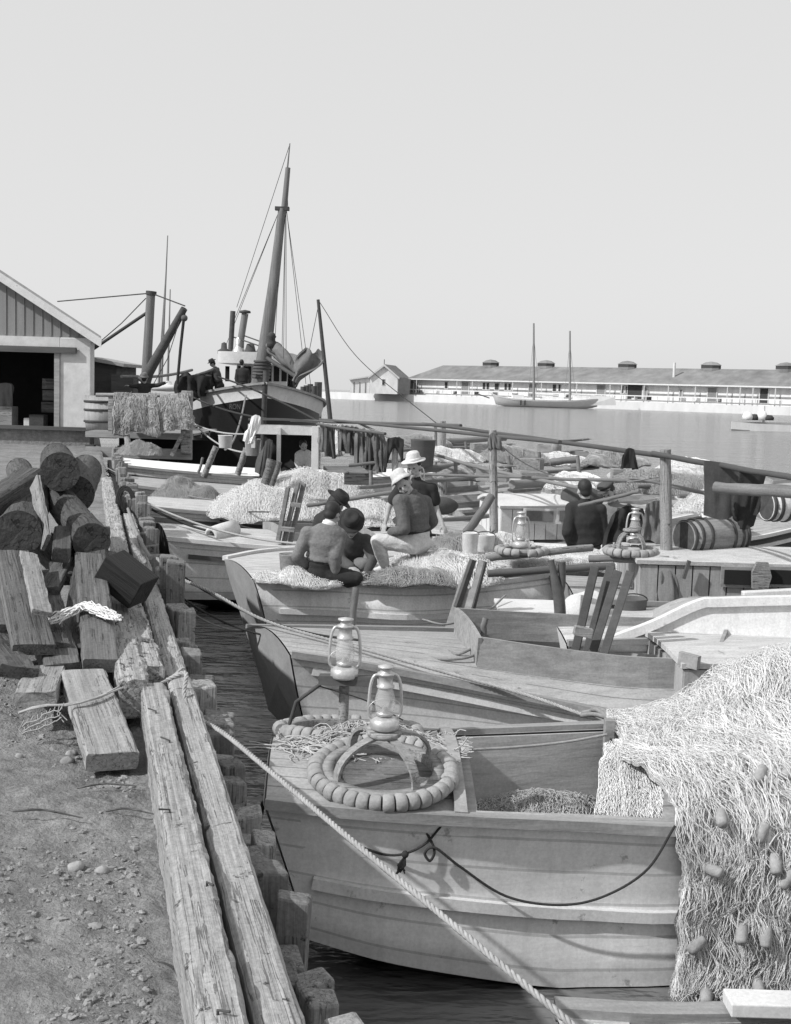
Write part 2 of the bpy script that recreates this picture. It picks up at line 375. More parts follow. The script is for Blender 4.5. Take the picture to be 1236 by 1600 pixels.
for px, py, s, lb in STONES:
    p = at(px, py, z=1.20); p.z = gz(p.x, p.y)+s*.2; g = MB().ell((0, 0, 0), (s*1.2, s, s*.75), None, 12, 8)
    for v in g.v: v += v.normalized()*s*(.5*nz(v, 22, px)+.25*nz(v, 60, px))
    tag(g.build('stone', stone_m, mw=Matrix.Translation(p)), lb, 'stone', 'larger stones on the dirt')
for i, (a, b2, lb) in enumerate([((120, 1232), (215, 1228), 'flat driftwood splinter on the dirt below the thick plank'), ((165, 1268), (240, 1272), 'thin dry stick lying on the dirt against the curb beam'), ((205, 1480), (250, 1510), 'short twig on the dirt near the bottom of the curb beam'), ((20, 1268), (130, 1278), 'crooked dry stick lying across the gravel at the left')]):
    p, q = at(a[0], a[1], z=1.235), at(b2[0], b2[1], z=1.235)
    g = MB().tube(crom([p, p.lerp(q, .4)+V((0, .02, .01)), q], 8), [.003, .004, .005, .005, .004, .004, .003, .002], 6)
    tag(g.build('stick', plank_m), lb, 'stick', 'sticks on the dirt')
# ---- curb beams
def beam(name, p, q, wd, th, m, lb, cat='beam', group=None, spikes=0, rough=.006, roll=0, seg=40, endcut=.0):
    """a hewn timber from p to q (centres of its axis): wavy worn surface, grain along local X"""
    p, q = V(p), V(q); L = (q-p).length; F = frame_from(q-p) @ Matrix.Rotation(roll, 3, 'X')
    M = Matrix.Translation(p) @ F.to_4x4(); g = MB(); rows = []
    c = .12*min(wd, th)
    prof = [(-wd/2+c, th/2), (-wd/4, th/2), (0, th/2), (wd/4, th/2), (wd/2-c, th/2), (wd/2, th/2-c), (wd/2, 0), (wd/2, -th/2+c), (wd/2-c, -th/2), (-wd/2+c, -th/2), (-wd/2, -th/2+c), (-wd/2, 0), (-wd/2, th/2-c)]
    prof = prof[::-1]; prof.append(prof[0]); o = rnd(0, 50)
    for i in range(seg+1):
        x = L*i/seg; row = []
        for k, (y, z) in enumerate(prof):
            kk = k % (len(prof)-1)
            dn = rough*(nz((x*2, kk*.9, o), 1.5)*.9+nz((x*8, kk*1.7, o), 1.0)+.7*nz((x*22, kk*2.3, o), 1.0))
            ex = (endcut*nz((y*20, z*20, o+i), 1) if i in (0, seg) else 0)
            row.append(V((x+ex, y*(1+dn/wd*2), z*(1+dn/th*2))))
        rows.append(row)
    g.grid(rows, smooth=False); g.add(rows[0][:-1], [tuple(range(len(prof)-1))]); g.add(rows[-1][:-1], [tuple(range(len(prof)-1))])
    if spikes:
        r = tag(thing(name, lb, cat, M=M, group=group), lb, cat, group)
        g.build('timber_body', m, r)
        for i in range(spikes):
            x = L*(i+.5+rnd(-.3, .3))/spikes; y = rnd(-.3, .3)*wd
            s = MB().tube([(x, y, th/2-.03), (x+.004, y, th/2+.012), (x+rnd(-.05, .05), y+rnd(-.04, .04), th/2+.016)], .004, 6)
            s.build('iron_spike', iron_m, r)
        return r
    return tag(g.build(name, m, mw=M), lb, cat, group)
def dk(Y, off, z): p = dock(Y, off); return V((p.x, p.y, z))
beam('curb_beam', dk(1.6, .09, 1.25), dk(6.15, .095, 1.27), .13, .24, timber, 'long cracked curb beam with rusty spikes beside the dirt', 'beam', 'curb beams of the quay', 6, .005, seg=160, endcut=.02)
beam('curb_beam', dk(1.6, .25, 1.20), dk(6.5, .25, 1.24), .125, .22, timber, 'smooth outer curb beam across the black gap from the spiked one', 'beam', 'curb beams of the quay', 0, .003, seg=120)
beam('curb_beam', at(210, 1092, z=1.33), at(172, 932, z=1.36), .15, .2, timber_pale, 'rotten pale beam just beyond the broken end of the spiked beam', 'beam', 'curb beams of the quay', 3, .008, seg=90, endcut=.03)
beam('curb_beam', at(238, 1070, z=1.31), at(206, 962, z=1.33), .13, .2, timber_pale, 'short splintered beam between the rotten pale beam and the piles', 'beam', 'curb beams of the quay', 0, .010, seg=90, endcut=.03)
beam('curb_beam', dk(6.62, .25, 1.22), dk(15, .25, 1.22), .13, .2, timber, 'worn outer beam carried on beside the heap behind the piles', 'beam', 'curb beams of the quay', 0, .006, seg=120, endcut=.03)
beam('curb_beam', dk(8.9, .06, 1.27), dk(20, .06, 1.27), .16, .2, timber_pale, 'far curb beam running behind the logs towards the shed', 'beam', 'curb beams of the quay', 0, .008, seg=160, endcut=.03)
# ---- row of piles along the edge
Y = 3.0; i = 0
while Y < 31:
    wd = rnd(.09, .13) if Y < 6 else rnd(.12, .16); o = dock(Y, .375+wd*.3+rnd(-.015, .02)); top = rnd(1.04, 1.24)
    if Y > 5.9: top = rnd(1.05, 1.33)
    if abs(Y-9.6) < .22 or abs(Y-15.4) < .5: top = rnd(1.42, 1.55)
    g = MB().box((0, 0, (top-1)/2), (wd, wd*rnd(.9, 1.4), top+1), Matrix.Rotation(rnd(-.2, .2)+.245, 3, 'Z') @ Matrix.Rotation(rnd(-.05, .05), 3, 'Y') @ Matrix.Rotation(rnd(-.04, .04), 3, 'X'), .016)
    tall = top > 1.4
    lb = ('tall square mooring post standing above the row of quay piles' if tall else 'weathered square pile in the row facing the quay edge')
    tag(g.build('quay_pile', pile_m, mw=Matrix.Translation((o.x, o.y, 0)), bevel=.012), lb, 'pile', 'piles along the quay edge')
    Y += wd+rnd(.0, .09)*(1 if Y < 9 else 2.6); i += 1
# ledger beam that the piles back on to
beam('waling_beam', dk(2.5, .30, .86), dk(31, .30, .86), .12, .2, wood_d, 'dark lower waling beam running behind the quay piles', 'beam', None, 0, .008, seg=60)
# ---- the heap of planks and logs
def plank(a, da, b2, db, wd, th, m, lb, roll=0, group='planks heaped on the quay', rough=.005):
    p, q = at(a[0], a[1], Y=da), at(b2[0], b2[1], Y=db)
    return beam('plank', p, q, wd, th, m, lb, 'plank', group, 0, rough, roll, 24, .012)
plank((176, 1190), 5.25, (130, 1058), 6.35, .225, .085, plank_lt, 'thick sawn plank in front of the heap with a round knot')
plank((53, 1015), 6.55, (18, 866), 8.0, .225, .06, plank_m, 'long wide plank lying uppermost at the left of the heap', .06)
plank((98, 1048), 6.5, (62, 900), 8.1, .19, .08, plank_m, 'dark plank under the wide uppermost one, its end cut square', -.05)
plank((158, 1040), 6.45, (140, 872), 8.1, .19, .075, plank_m, 'plank at the right of the heap with the white rag across it', .05)
plank((118, 1020), 6.8, (150, 830), 8.8, .2, .06, plank_m, 'plank slanting between the dark plank and the ragged one', -.12)
plank((30, 1052), 6.2, (-40, 965), 7.3, .2, .07, plank_m, 'broken plank end sticking out lowest at the left of the heap', .2, rough=.014)
plank((55, 1092), 5.9, (72, 1050), 6.5, .2, .07, plank_lt, 'short sawn block lying on the dirt behind the net strand')
plank((20, 1010), 7.0, (6, 930), 7.9, .12, .06, plank_lt, 'pale narrow batten at the left edge under the wide plank')
plank((66, 958), 6.75, (44, 866), 7.9, .11, .03, plank_lt, 'pale broken board lying crooked on the heap', .25, rough=.004)
plank((96, 868), 8.0, (98, 832), 8.6, .12, .1, plank_m, 'short upright-ended block between the two log ends', .1)
plank((72, 848), 8.2, (55, 752), 8.6, .03, .14, plank_lt, 'thin pale board leaning on edge against the left log', .2)
plank((-30, 800), 8.4, (50, 748), 9.4, .18, .17, plank_m, 'square beam lying across the logs at the left edge', 0)
plank((120, 905), 8.0, (60, 840), 9.2, .22, .08, plank_m, 'lower plank hidden in the middle of the heap')
plank((185, 1000), 7.3, (170, 880), 8.6, .17, .08, plank_lt, 'pale plank beneath the black block')
plank((128, 1068), 6.6, (90, 985), 7.6, .34, .10, wood_d, 'blackened baulk under the front of the heap', rough=.012)
def log(a, da, b2, db, r, lb):
    p, q = at(a[0], a[1], Y=da), at(b2[0], b2[1], Y=db); L = (q-p).length; M = Matrix.Translation(p) @ frame_from(q-p).to_4x4()
    t = thing('log', lb, 'log', M=M, group='round logs heaped on the quay'); n_ = 44; rows = []; o = rnd(0, 40)
    for i in range(60):
        x = L*i/59; rows.append([V((x, math.cos(2*math.pi*k/n_)*rr, math.sin(2*math.pi*k/n_)*rr)) for k in range(n_+1) for rr in (r*(1+.06*nz((x*1.5, math.cos(2*math.pi*k/n_)*2, math.sin(2*math.pi*k/n_)*2+o))+.05*nz((x*5, math.cos(2*math.pi*k/n_)*9, math.sin(2*math.pi*k/n_)*9+o))),)])
    MB().grid(rows).build('bark', log_m, t)
    for x0, sg in ((-.002, -1), (L+.002, 1)):
        e = MB()
        prof = [(0.0, .0), (r*1.01, .0), (r*1.01, -.012)]
        e.lathe(prof, Matrix.Translation((x0, 0, 0)) @ Matrix.Rotation(sg*math.pi/2, 4, 'Y'), n_, False)
        e.build('end_grain', logend, t)
    return t
log((94, 737), 9.6, (88, 716), 12.2, .15, 'topmost log of the heap showing its round sawn end')
log((143, 846), 8.3, (92, 778), 10.3, .125, 'log pointing right with a hollow dark end beside the black block')
log((28, 834), 8.2, (52, 775), 10.4, .155, 'thick log at the left edge with a cracked end')
log((118, 772), 10.0, (134, 735), 11.8, .15, 'log beneath the topmost one, turned to the right')
log((48, 772), 10.0, (30, 735), 11.8, .12, 'rear log half hidden behind the square beam')
plank((88, 1012), 6.7, (58, 935), 7.7, .16, .06, plank_m, 'narrow dark plank tucked between the wide one and the dark one', .1)
plank((140, 985), 7.0, (128, 905), 8.0, .15, .06, plank_m, 'short plank end behind the white rag', -.1)
plank((8, 985), 6.9, (-18, 880), 8.0, .2, .07, plank_m, 'half seen plank at the very left edge of the heap', .1)
plank((150, 935), 7.7, (165, 868), 8.9, .16, .07, plank_m, 'dark plank just left of the black block', .15)
plank((75, 925), 7.6, (120, 842), 9.0, .13, .06, plank_m, 'plank slanting right below the upright-ended block', -.15)
plank((200, 1060), 6.5, (190, 1000), 7.2, .1, .09, plank_m, 'broken stub between the heap and the rotten pale beam', .3, rough=.012)
# black block
p = at(197, 905, Y=7.7)
g = MB().box((0, 0, 0), (.30, .22, .2), None, .006)
M = Matrix.Translation(p) @ Matrix.Rotation(R(30), 4, 'Y') @ Matrix.Rotation(R(12), 4, 'X') @ Matrix.Rotation(R(-14), 4, 'Z')
tag(g.build('timber_block', black_m, mw=M, bevel=.006), 'black tarred block tipped over on the heap beside the piles', 'block')
# white rag along the planks and fallen net strand
def strands(name, m, path, r, wid, cnt, lb, cat, group=None, sub=14, drop=0):
    P = crom(path, sub); g = MB()
    for i in range(cnt):
        o = rnd(0, 90); a = rnd(-1, 1)*wid
        pts = [p+V((nz((k*.35, o, 0))*wid+a*.4, nz((k*.35, o, 5))*wid+a*.3, abs(nz((k*.35, o, 9)))*wid*.8-drop*rnd(0, 1)*math.sin(math.pi*k/(sub-1)))) for k, p in enumerate(P)]
        g.tube(pts, r*rnd(.7, 1.3), 5)
    return tag(g.build(name, m), lb, cat, group)
strands('rag', rag_m, [at(80, 975, Y=6.95), at(105, 962, Y=7.0), at(130, 950, Y=7.05), at(155, 956, Y=7.0), at(178, 968, Y=6.95)], .0035, .06, 90, 'frayed white rag draped across the planks', 'rag')
strands('net_strand', rope_m, [at(30, 1115, Y=5.75), at(60, 1105, Y=5.75), at(110, 1102, Y=5.75), at(150, 1092, Y=5.85), at(180, 1078, Y=6.0), at(200, 1072, Y=6.1), at(240, 1072, Y=6.3), at(265, 1062, Y=6.4), at(285, 1045, Y=6.5)], .004, .018, 9, 'twisted strand of old netting trailed over plank, beams and pile', 'net')
g = MB(); a, c = at(38, 1135, Y=5.72), at(100, 1108, Y=5.72)
for i in range(10):
    p = a.lerp(c, i/9); g.tube([p+V((0, 0, .03)), p+V((rnd(-.02, .02), -.02, -.01)), p+V((rnd(-.03, .03), -.03, -.045))], .003, 4)
for k in range(3): g.tube([a.lerp(c, i/9)+V((rnd(-.01, .01), -.02-.005*k, .01-.022*k+rnd(-.008, .008))) for i in range(10)], .003, 4)
tag(g.build('net_scrap', rope_m), 'torn net meshes hanging over the short sawn block', 'net')
# ================================================================ BOATS
def boat(name, lb, near, far, zc2=None, tumble=0, hull=white_b, deck=deck_w, trans=None, rake=.32, zc=.2, decks=((0, .35), (.75, 1)), uw=.62, crown=.12, rub=(.28,), rubm=None, coam=.09, floor=.35, tm=None, capm=None, cw=.055, ncoam=wood_m, innerm=wood_m, group='fishing boats moored stern to the quay', thw=(), fair=0):
    """open working boat: near / far gunwale lines given stern to bow as world points"""
    N = 29; near = crom(near, N); far = crom(far, N)
    a = (near[0]+far[0])/2; bw_ = (near[-1]+far[-1])/2; rz = math.atan2(bw_.y-a.y, bw_.x-a.x)
    t = thing(name, lb, 'boat', (a.x, a.y, 0), rz, group); inv = t.matrix_basis.inverted()
    near = [inv @ p for p in near]; far = [inv @ p for p in far]
    T = [i/(N-1) for i in range(N)]
    def sec(G, C, i, side, f):                        # a point on the side: f=0 gunwale, 1 chine
        zc_ = zc if zc2 is None else zc+(zc2-zc)*min(1, T[i]/.35)
        z = G.z+(zc_-G.z)*f
        k = 1-(.16 if zc2 is None else .07)*f+tumble*math.sin(min(1, f*1.5)*math.pi*.75)-.05*math.sin(f*math.pi)
        p = C+(G-C)*k; p.z = z; p.x += rake*(G.z-z)*max(0, 1-T[i]*2.2)**1.5
        return p
    H = MB(); B = MB()
    lens = [0]
    for i in range(1, N): lens.append(lens[-1]+(near[i]-near[i-1]).length)
    for side, line in ((0, near), (1, far)):
        rows = []; uvr = []; rb = []
        for i, G in enumerate(line):
            C = (near[i]+far[i])/2; C = V((C.x, C.y, G.z))
            rows.append([sec(G, C, i, side, f/8) for f in range(9)]); uvr.append([(lens[i], f/8) for f in range(9)])
            ch = rows[-1][-1]; kz = -.25
            kp = V(((near[i].x+far[i].x)/2+rake*1.1*max(0, 1-T[i]*2.2)**1.5, (near[i].y+far[i].y)/2, kz+.42*max(0, 1-T[i]*3)**2))
            rb.append([ch, ch.lerp(kp, .5)+V((0, 0, -.03)), kp])
        H.grid(rows, uvr, flip=bool(side)); B.grid(rb, flip=bool(side))
        if side == 0: sn, bn = rows[0], rb[0]
        else: sf, bf = rows[0], rb[0]
    H.build('hull', hull, t); B.build('hull_bottom', bottom_m, t)
    def dp(i, u):                                     # deck point, u -1 (near) .. 1 (far); i may be fractional
        k = min(int(i), N-2); f = i-k
        A = near[k].lerp(near[k+1], f); Z = far[k].lerp(far[k+1], f)
        p = A.lerp(Z, (u+1)/2); p.z += crown*(1-u*u)*min(1, (A-Z).length/.8); return p
    if trans is None: trans = hull
    top = [dp(0, 1-2*k/8) for k in range(1, 8)]
    outline = sn[::1]+[bn[1], bn[2], bf[1]]+sf[::-1]+top
    cx = sum((p.x for p in outline))/len(outline)
    TR = MB(); c0 = (sn[4]+sf[4])/2
    TR.add([c0]+outline, [(0, i+1, (i+1) % len(outline)+1) for i in range(len(outline))])
    for p in TR.v: p.x -= .012
    TR.build('transom', trans, t)
    D = MB(); NU = 12
    def deckgrid(t0, t1, u0, u1, n=10, nu=NU):
        rows = []; uvr = []
        for a_ in range(n+1):
            i = (t0+(t1-t0)*a_/n)*(N-1)
            rows.append([dp(i, u0+(u1-u0)*k/nu) for k in range(nu+1)]); uvr.append([(i*.2, (u0+(u1-u0)*k/nu)/2+.5) for k in range(nu+1)])
        D.grid(rows, uvr)
    for t0, t1 in decks: deckgrid(t0, t1, -1, 1)
    gaps = [(decks[i][1], decks[i+1][0]) for i in range(len(decks)-1)]
    CO = MB(); IN = MB()
    for t0, t1 in gaps:
        deckgrid(t0, t1, -1, -uw, 8, 2); deckgrid(t0, t1, uw, 1, 8, 2)
        i0, i1 = t0*(N-1), t1*(N-1)
        for u in (-uw, uw):
            pts = [dp(i0+(i1-i0)*k/8, u) for k in range(9)]
            if coam: CO.sweep([p+V((0, 0, coam/2-.02)) for p in pts], .028, coam+.06)
            IN.sheet([[p+V((0, 0, -.012)) for p in pts], [V((p.x, p.y, floor)) for p in pts]], .015)
        for i, m_ in ((i0, 0), (i1, 1)):
            row = [dp(i, -uw+2*uw*k/8) for k in range(9)]
            if coam: CO.sweep([p+V((0, 0, coam/2-.02)) for p in row], .028, coam+.06)
            IN.sheet([[p+V((0, 0, -.012)) for p in row], [V((p.x, p.y, floor)) for p in row]], .015)
        IN.grid([[V((dp(i, u).x, dp(i, u).y, floor)) for u in (-uw, 0, uw)] for i in (i0, (i0+i1)/2, i1)])
        for f in thw:
            i = i0+(i1-i0)*f; p, q = dp(i, -uw), dp(i, uw); CO2 = MB().bar(p+V((0, 0, -.12)), q+V((0, 0, -.12)), .2, .035); CO2.build('thwart', ncoam, t)
    D.build('deck', deck, t)
    if gaps: CO.build('coaming', ncoam, t) if CO.v else None; IN.build('well_lining', innerm, t)
    cap = MB()
    for line, s in ((near, -1), (far, 1)):
        cap.sweep([p+V((0, s*.012, .012)) for p in line], cw, .05)
    cap.build('gunwale', capm or ncoam, t)
    for r_ in rub:
        for line, s in ((near, -1), (far, 1)):
            pts = []
            for i, G in enumerate(line):
                C = (near[i]+far[i])/2; C.z = G.z; ra, rb_ = r_ if isinstance(r_, tuple) else (r_, r_); rr_ = ra+(rb_-ra)*min(1, T[i]/.35)
                p = sec(G, C, i, 0, rr_/(G.z-(zc if zc2 is None else zc+(zc2-zc)*min(1, T[i]/.35)))); n_ = (G-C); n_.z = 0
                n_ = n_.normalized() if n_.length > .02 else V((0, s, 0)); pts.append(p+n_*.015)
            MB().sweep(pts[1:-1], .042, .055).build('rub_rail', rubm or hull, t)
    t['_n'] = 0; del t['_n']
    return t, dp, N

tdark_m = mat('dark transom paint', .05, .3, 6, (1, 1, 1), .7, .3)
trans_m = mat('transom paint', .34, .25, 6, (1, 1, 1), .7, .3)
# ---- foreground boat
b1n = [at(415, 1256, z=.95), at(560, 1272, z=.92), at(735, 1283, z=.885), at(900, 1290, z=.85), at(1080, 1298, z=.82), V((2.3, 6.05, .82)), V((3.6, 6.35, .9)), V((5.0, 7.1, 1.1)), V((5.6, 7.55, 1.2))]
b1f = [at(430, 1152, z=.95), at(560, 1150, z=.93), at(710, 1148, z=.92), at(950, 1138, z=.90), V((1.9, 7.55, .88)), V((2.8, 7.75, .9)), V((4.0, 7.8, .97)), V((5.2, 7.7, 1.1)), V((5.65, 7.6, 1.2))]
B1, dp1, NB = boat('fishing_boat', 'pale boat nearest the quay camera with turtle-backed after deck, cork float rings and white net', b1n, b1f, hull=hull1_m, deck=deck_m, decks=((0, .235), (.47, 1)), uw=.88, crown=.10, rub=((.38, .46),), rubm=white_p, coam=0, innerm=lining_m, zc=.25, zc2=.01, ncoam=wood_m, floor=.42, cw=.07)
# curved coaming of the after deck, wooden bulkhead boards, wooden far wall
i0, i1 = .235*(NB-1), .47*(NB-1)
# ---- second boat (pale, long coaming, ladder-like oars rack stands in it)
b2n = [at(455, 1024, z=.95), at(560, 1040, z=.88), at(700, 1066, z=.78), at(860, 1098, z=.68), at(1000, 1122, z=.62), V((2.9, 8.9, .62)), V((4.2, 9.4, .72)), V((5.4, 10.4, .95)), V((6.0, 11.2, 1.1))]
b2f = [at(385, 983, z=.95), at(500, 984, z=.92), at(640, 986, z=.88), at(800, 990, z=.82), V((2.6, 10.9, .78)), V((3.6, 11.2, .78)), V((4.6, 11.4, .85)), V((5.6, 11.4, 1.0)), V((6.1, 11.3, 1.1))]
B2, dp2, _ = boat('fishing_boat', 'pale boat behind the foreground one with dark raked transom and long boxed well', b2n, b2f, hull=ltgrey_b, deck=deck_m, trans=trans_m, decks=((0, .30), (.56, 1)), uw=.55, crown=.10, rub=(.10,), rubm=white_p, coam=.22, ncoam=wood_m, innerm=wood_d, floor=.3, zc=.3, rake=.27)
# ---- people's boat
b3n = [at(398, 908, z=.92), at(520, 912, z=.90), at(640, 918, z=.88), at(760, 912, z=.88), at(870, 897, z=.95), at(960, 876, z=1.05), V((3.4, 14.3, 1.15))]
b3f = [at(352, 874, z=.98), at(420, 862, z=.95), at(540, 856, z=.92), at(680, 853, z=.92), at(800, 852, z=.95), at(930, 856, z=1.02), V((3.45, 14.6, 1.15))]
B3, dp3, _ = boat('fishing_boat', 'white-sided boat on whose broad flat deck the men sit mending nets', b3n, b3f, hull=white_b, deck=deck_w, trans=trans_m, decks=((0, 1),), crown=.06, tumble=.16, rub=(.30,), rubm=white_p, zc=.25, ncoam=wood_m, capm=white_p, rake=.3, cw=.07)
# ---- next boats along the quay: (stern near, stern far, lengths) as generic luggers
def lug(lb, sx, sy, ang, L, beam, z, sheer=.18, sternw=.62, **k):
    d = V((math.cos(ang), math.sin(ang), 0)); nrm = V((d.y, -d.x, 0)); n_, f_ = [], []
    for s, w_ in ((0, sternw), (.15, .82), (.35, .98), (.55, 1), (.75, .84), (.9, .45), (1, .04)):
        zz = z-sheer*math.sin(math.pi*min(1, s*1.05))+.12*max(0, s-.6)
        c = V((sx, sy, zz))+d*(L*s); n_.append(c+nrm*(beam/2*w_)); f_.append(c-nrm*(beam/2*w_))
    return boat('fishing_boat', lb, n_, f_, **k)
B4, dp4, _ = lug('grey-decked boat with almost black transom lying just beyond the mending men', -3.05, 15.9, R(19), 7.2, 2.2, .98, hull=white_b, deck=deck_w, trans=tdark_m, rake=.22, decks=((0, .22), (.36, .5), (.7, 1)), coam=.1, rub=(.2,), rubm=wood_d, capm=white_p)
B5, dp5, _ = lug('white boat with grey transom heaped with white nets behind the pole rack', -4.3, 19.5, R(17), 7.5, 2.2, 1.02, hull=white_b, deck=deck_w, trans=trans_m, rake=.22, decks=((0, .3), (.8, 1)), coam=.08, rub=(.16,), rubm=wood_d)
B6, dp6, _ = lug('pale boat carrying a long ridge of white netting and the open white shelter', -5.1, 23.6, R(6), 8.0, 2.4, 1.0, hull=white_b, deck=deck_m, trans=grey_b, decks=((0, .3), (.75, 1)), coam=.1, rub=(.16,), rubm=wood_d)
B7, dp7, _ = lug('white-decked boat moored beside the shed below the draped net rack', -6.4, 28.6, R(3), 8.5, 2.6, 1.05, hull=white_b, deck=white_b, decks=((0, .5), (.62, .75), (.85, 1)), coam=.1, rub=(.2,), rubm=wood_d)
# ---- boats lying further out on the right
B8, dp8, _ = lug('broad boat on the right edge with raised pale side behind the net heap', 1.35, 10.6, R(8), 6.0, 1.6, .88, sheer=-.05, sternw=.8, hull=ltgrey_b, deck=deck_w, decks=((0, .25), (.5, 1)), uw=.7, coam=.1, rub=(.12,), rubm=white_p, crown=.12)
B9, dp9, _ = lug('boat at the right with a boarded cabin carrying the big barrel', 1.75, 12.75, R(4), 6.5, 1.9, .9, sheer=.05, sternw=.8, hull=grey_b, deck=deck_m, decks=((0, .4), (.55, 1)), coam=.08)
B10, dp10, _ = lug('dark-hulled boat with small white-roofed cabin behind the lone lantern', .1, 17.6, R(12), 6.5, 2.1, 1.0, hull=dk_b, deck=deck_m, decks=((0, .5), (.7, 1)), coam=.1, rub=(.14,), rubm=white_p, capm=white_p)
B11, dp11, _ = lug('boat lying behind the standing man, its pale side strip in the sun', -1.0, 19.4, R(14), 6.5, 2.0, .95, hull=grey_b, deck=deck_w, decks=((0, .3), (.7, 1)), coam=.1, rub=(.14,), rubm=white_p, capm=white_p)
far_b = [('far pale open boat under the long pole, left of the grey post', .6, 22.5, 8, white_b, deck_w), ('grey boat lying beyond the white-roofed cabin', 2.2, 21.5, 6, grey_b, deck_m), ('far boat with pale rail behind the men in dark coats', 3.6, 24, 10, white_b, deck_m), ('dark low boat in the outer rank left of the tall post', 1.4, 27, 4, grey_b, deck_w), ('outermost pale boat below the floating poles', 3.0, 31, 8, ltgrey_b, deck_w), ('far grey boat behind the hanging black jacket', 5.2, 25, 12, grey_b, deck_m), ('far low boat by the row of hanging clothes', -.6, 26, 6, ltgrey_b, deck_m), ('boat with pale foredeck at the right behind the hung blankets', 5.4, 20, 6, ltgrey_b, deck_w), ('low boat behind the barrel at the right edge', 4.6, 16.5, 5, grey_b, deck_w)]
far_b += [('narrow white boat lying just beyond the standing man', -2.6, 21.6, 9, white_b, deck_w), ('low grey boat with pale deck in the middle of the outer ranks', .2, 24.6, 7, grey_b, deck_w), ('white boat far out below the long pole', 4.2, 28, 9, white_b, deck_w), ('small grey boat at the outer edge beside the open water', 5.8, 33, 5, ltgrey_b, deck_m), ('pale boat lying between the cabin boat and the outer ranks', 2.6, 19.3, 10, white_b, deck_m)]
FB = []
for lb, x, y, a, h, d in far_b:
    FB.append(lug(lb, x, y, R(a), 6.2, 2.0, .8, sternw=.7, hull=h, deck=d, decks=((0, .3), (.5, .6), (.8, 1)), coam=.08, rub=(.14,), rubm=wood_d, group='boats lying in the outer ranks'))
# ---- boat whose rail only just enters the bottom right corner
b0n = [at(900, 1680, z=.70), V((1.1, 3.75, .70)), V((2.2, 3.7, .72)), V((3.4, 4.0, .9)), V((4.0, 4.3, 1.0))]
b0f = [at(868, 1584, z=.70), V((1.15, 4.22, .70)), V((2.2, 4.35, .72)), V((3.4, 4.5, .9)), V((4.05, 4.35, 1.0))]
B0, dp0, _ = boat('skiff', 'open skiff in the bottom right corner of which only the rail shows', b0n, b0f, hull=grey_b, deck=deck_w, decks=((0, .14), (.8, 1)), uw=.84, crown=.02, rub=(), coam=0, innerm=wood_d, ncoam=wood_m, cw=.09, group='boats in the foreground')
x0 = at(1140, 1584, z=.755); 
MB().box(x0+V((.5, .04, .02)), (1.0, .12, .05)).build('rail_plank', white_p, B0, world=True, bevel=.005)
MB().bar(at(905, 1602, z=.70), at(880, 1650, z=.70), .1, .04).build('side_brace', wood_m, B0, world=True)

# ---- details of the foreground boat (parts of it)
row = [dp1(i0, -1+2*k/16) for k in range(17)]
MB().sweep([p+V((.02, 0, .028)) for p in row], .03, .06, V((1, 0, 0))).build('deck_coaming', wood_v, B1)
MB().sweep([p+V((.055, 0, -.02)) for p in row[1:-1]], .02, .1, V((1, 0, 0))).build('deck_coaming_face', wood_m, B1)

GR1 = [(B1.matrix_basis @ dp1(i*.1, -1+2*k/40), ) for i in range(0, 66) for k in range(41)]
def deckz(x, y): return min(GR1, key=lambda q: (q[0].x-x)**2+(q[0].y-y)**2)[0].z
MB().box(at(952, 1190, Y=7.05)+V((0, .05, -.02)), (.06, .06, .52)).build('bulkhead_post', wood_m, B1, world=True, bevel=.004)
# ================================================================ ropes
def rope(pts, r, lb, m=None, name='mooring_rope', group='mooring ropes', twist=0, n=40, seg=6):
    P = crom(pts, n); g = MB()
    if twist:
        L = [0]
        for i in range(1, n): L.append(L[-1]+(P[i]-P[i-1]).length)
        for s in range(3):
            Q = []
            for i, p in enumerate(P):
                F = frame_from(P[min(i+1, n-1)]-P[max(i-1, 0)]); a = L[i]/twist*2*math.pi+s*2*math.pi/3
                Q.append(p+(F.col[1]*math.cos(a)+F.col[2]*math.sin(a))*r*.52)
            g.tube(Q, r*.56, seg)
    else: g.tube(P, r, seg)
    return tag(g.build(name, m or rope_m), lb, 'rope', group)
def hang(a, c, sag, k=5):
    a, c = V(a), V(c); return [a.lerp(c, i/k)-V((0, 0, 4*sag*(i/k)*(1-i/k))) for i in range(k+1)]
rope([at(262, 1062, Y=6.2), at(290, 1052, Y=6.15), at(288, 1085, Y=6.05), at(300, 1116, Y=5.95), at(350, 1146, Y=5.6), at(430, 1212, Y=5.05), at(540, 1305, Y=4.5), at(660, 1405, Y=4.1), at(780, 1505, Y=3.8), at(890, 1598, Y=3.6), at(960, 1660, Y=3.5)], .0118, 'thick twisted hawser slanting across the foreground boat from the quay pile', twist=.075, n=560, seg=5)
rope([at(245, 872, Y=9.9), at(275, 900, Y=9.7), at(330, 925, Y=9.5), at(420, 972, Y=9.3), at(560, 1012, Y=9.1), at(700, 1052, Y=8.9), at(820, 1085, Y=8.7), at(915, 1118, Y=8.3)], .013, 'pale twisted rope running from the tall pile along the second boat', twist=.09, n=300, seg=5)
rope(hang(at(270, 890, Y=9.9), at(560, 1000, Y=9.2), .12), .010, 'dark taut line just above the pale twisted rope', rope_d)
rope(hang(at(268, 922, Y=9.6), at(470, 998, Y=9.5), .10), .008, 'lower dark line from the tall pile to the raked transom', rope_d)
rope(hang(at(268, 930, Y=9.6), at(388, 985, Y=9.9), .08), .006, 'thin pale line dropping from the tall pile to the water side', rope_g)
rope(hang(at(135, 712, Y=28), at(450, 838, Y=16.4), .25), .012, 'long line from the quay by the shed to the rolled canvas', rope_d)
rope(hang(at(150, 722, Y=26), at(395, 785, Y=20), .2), .012, 'slack line from the far piles to the net boat', rope_g)
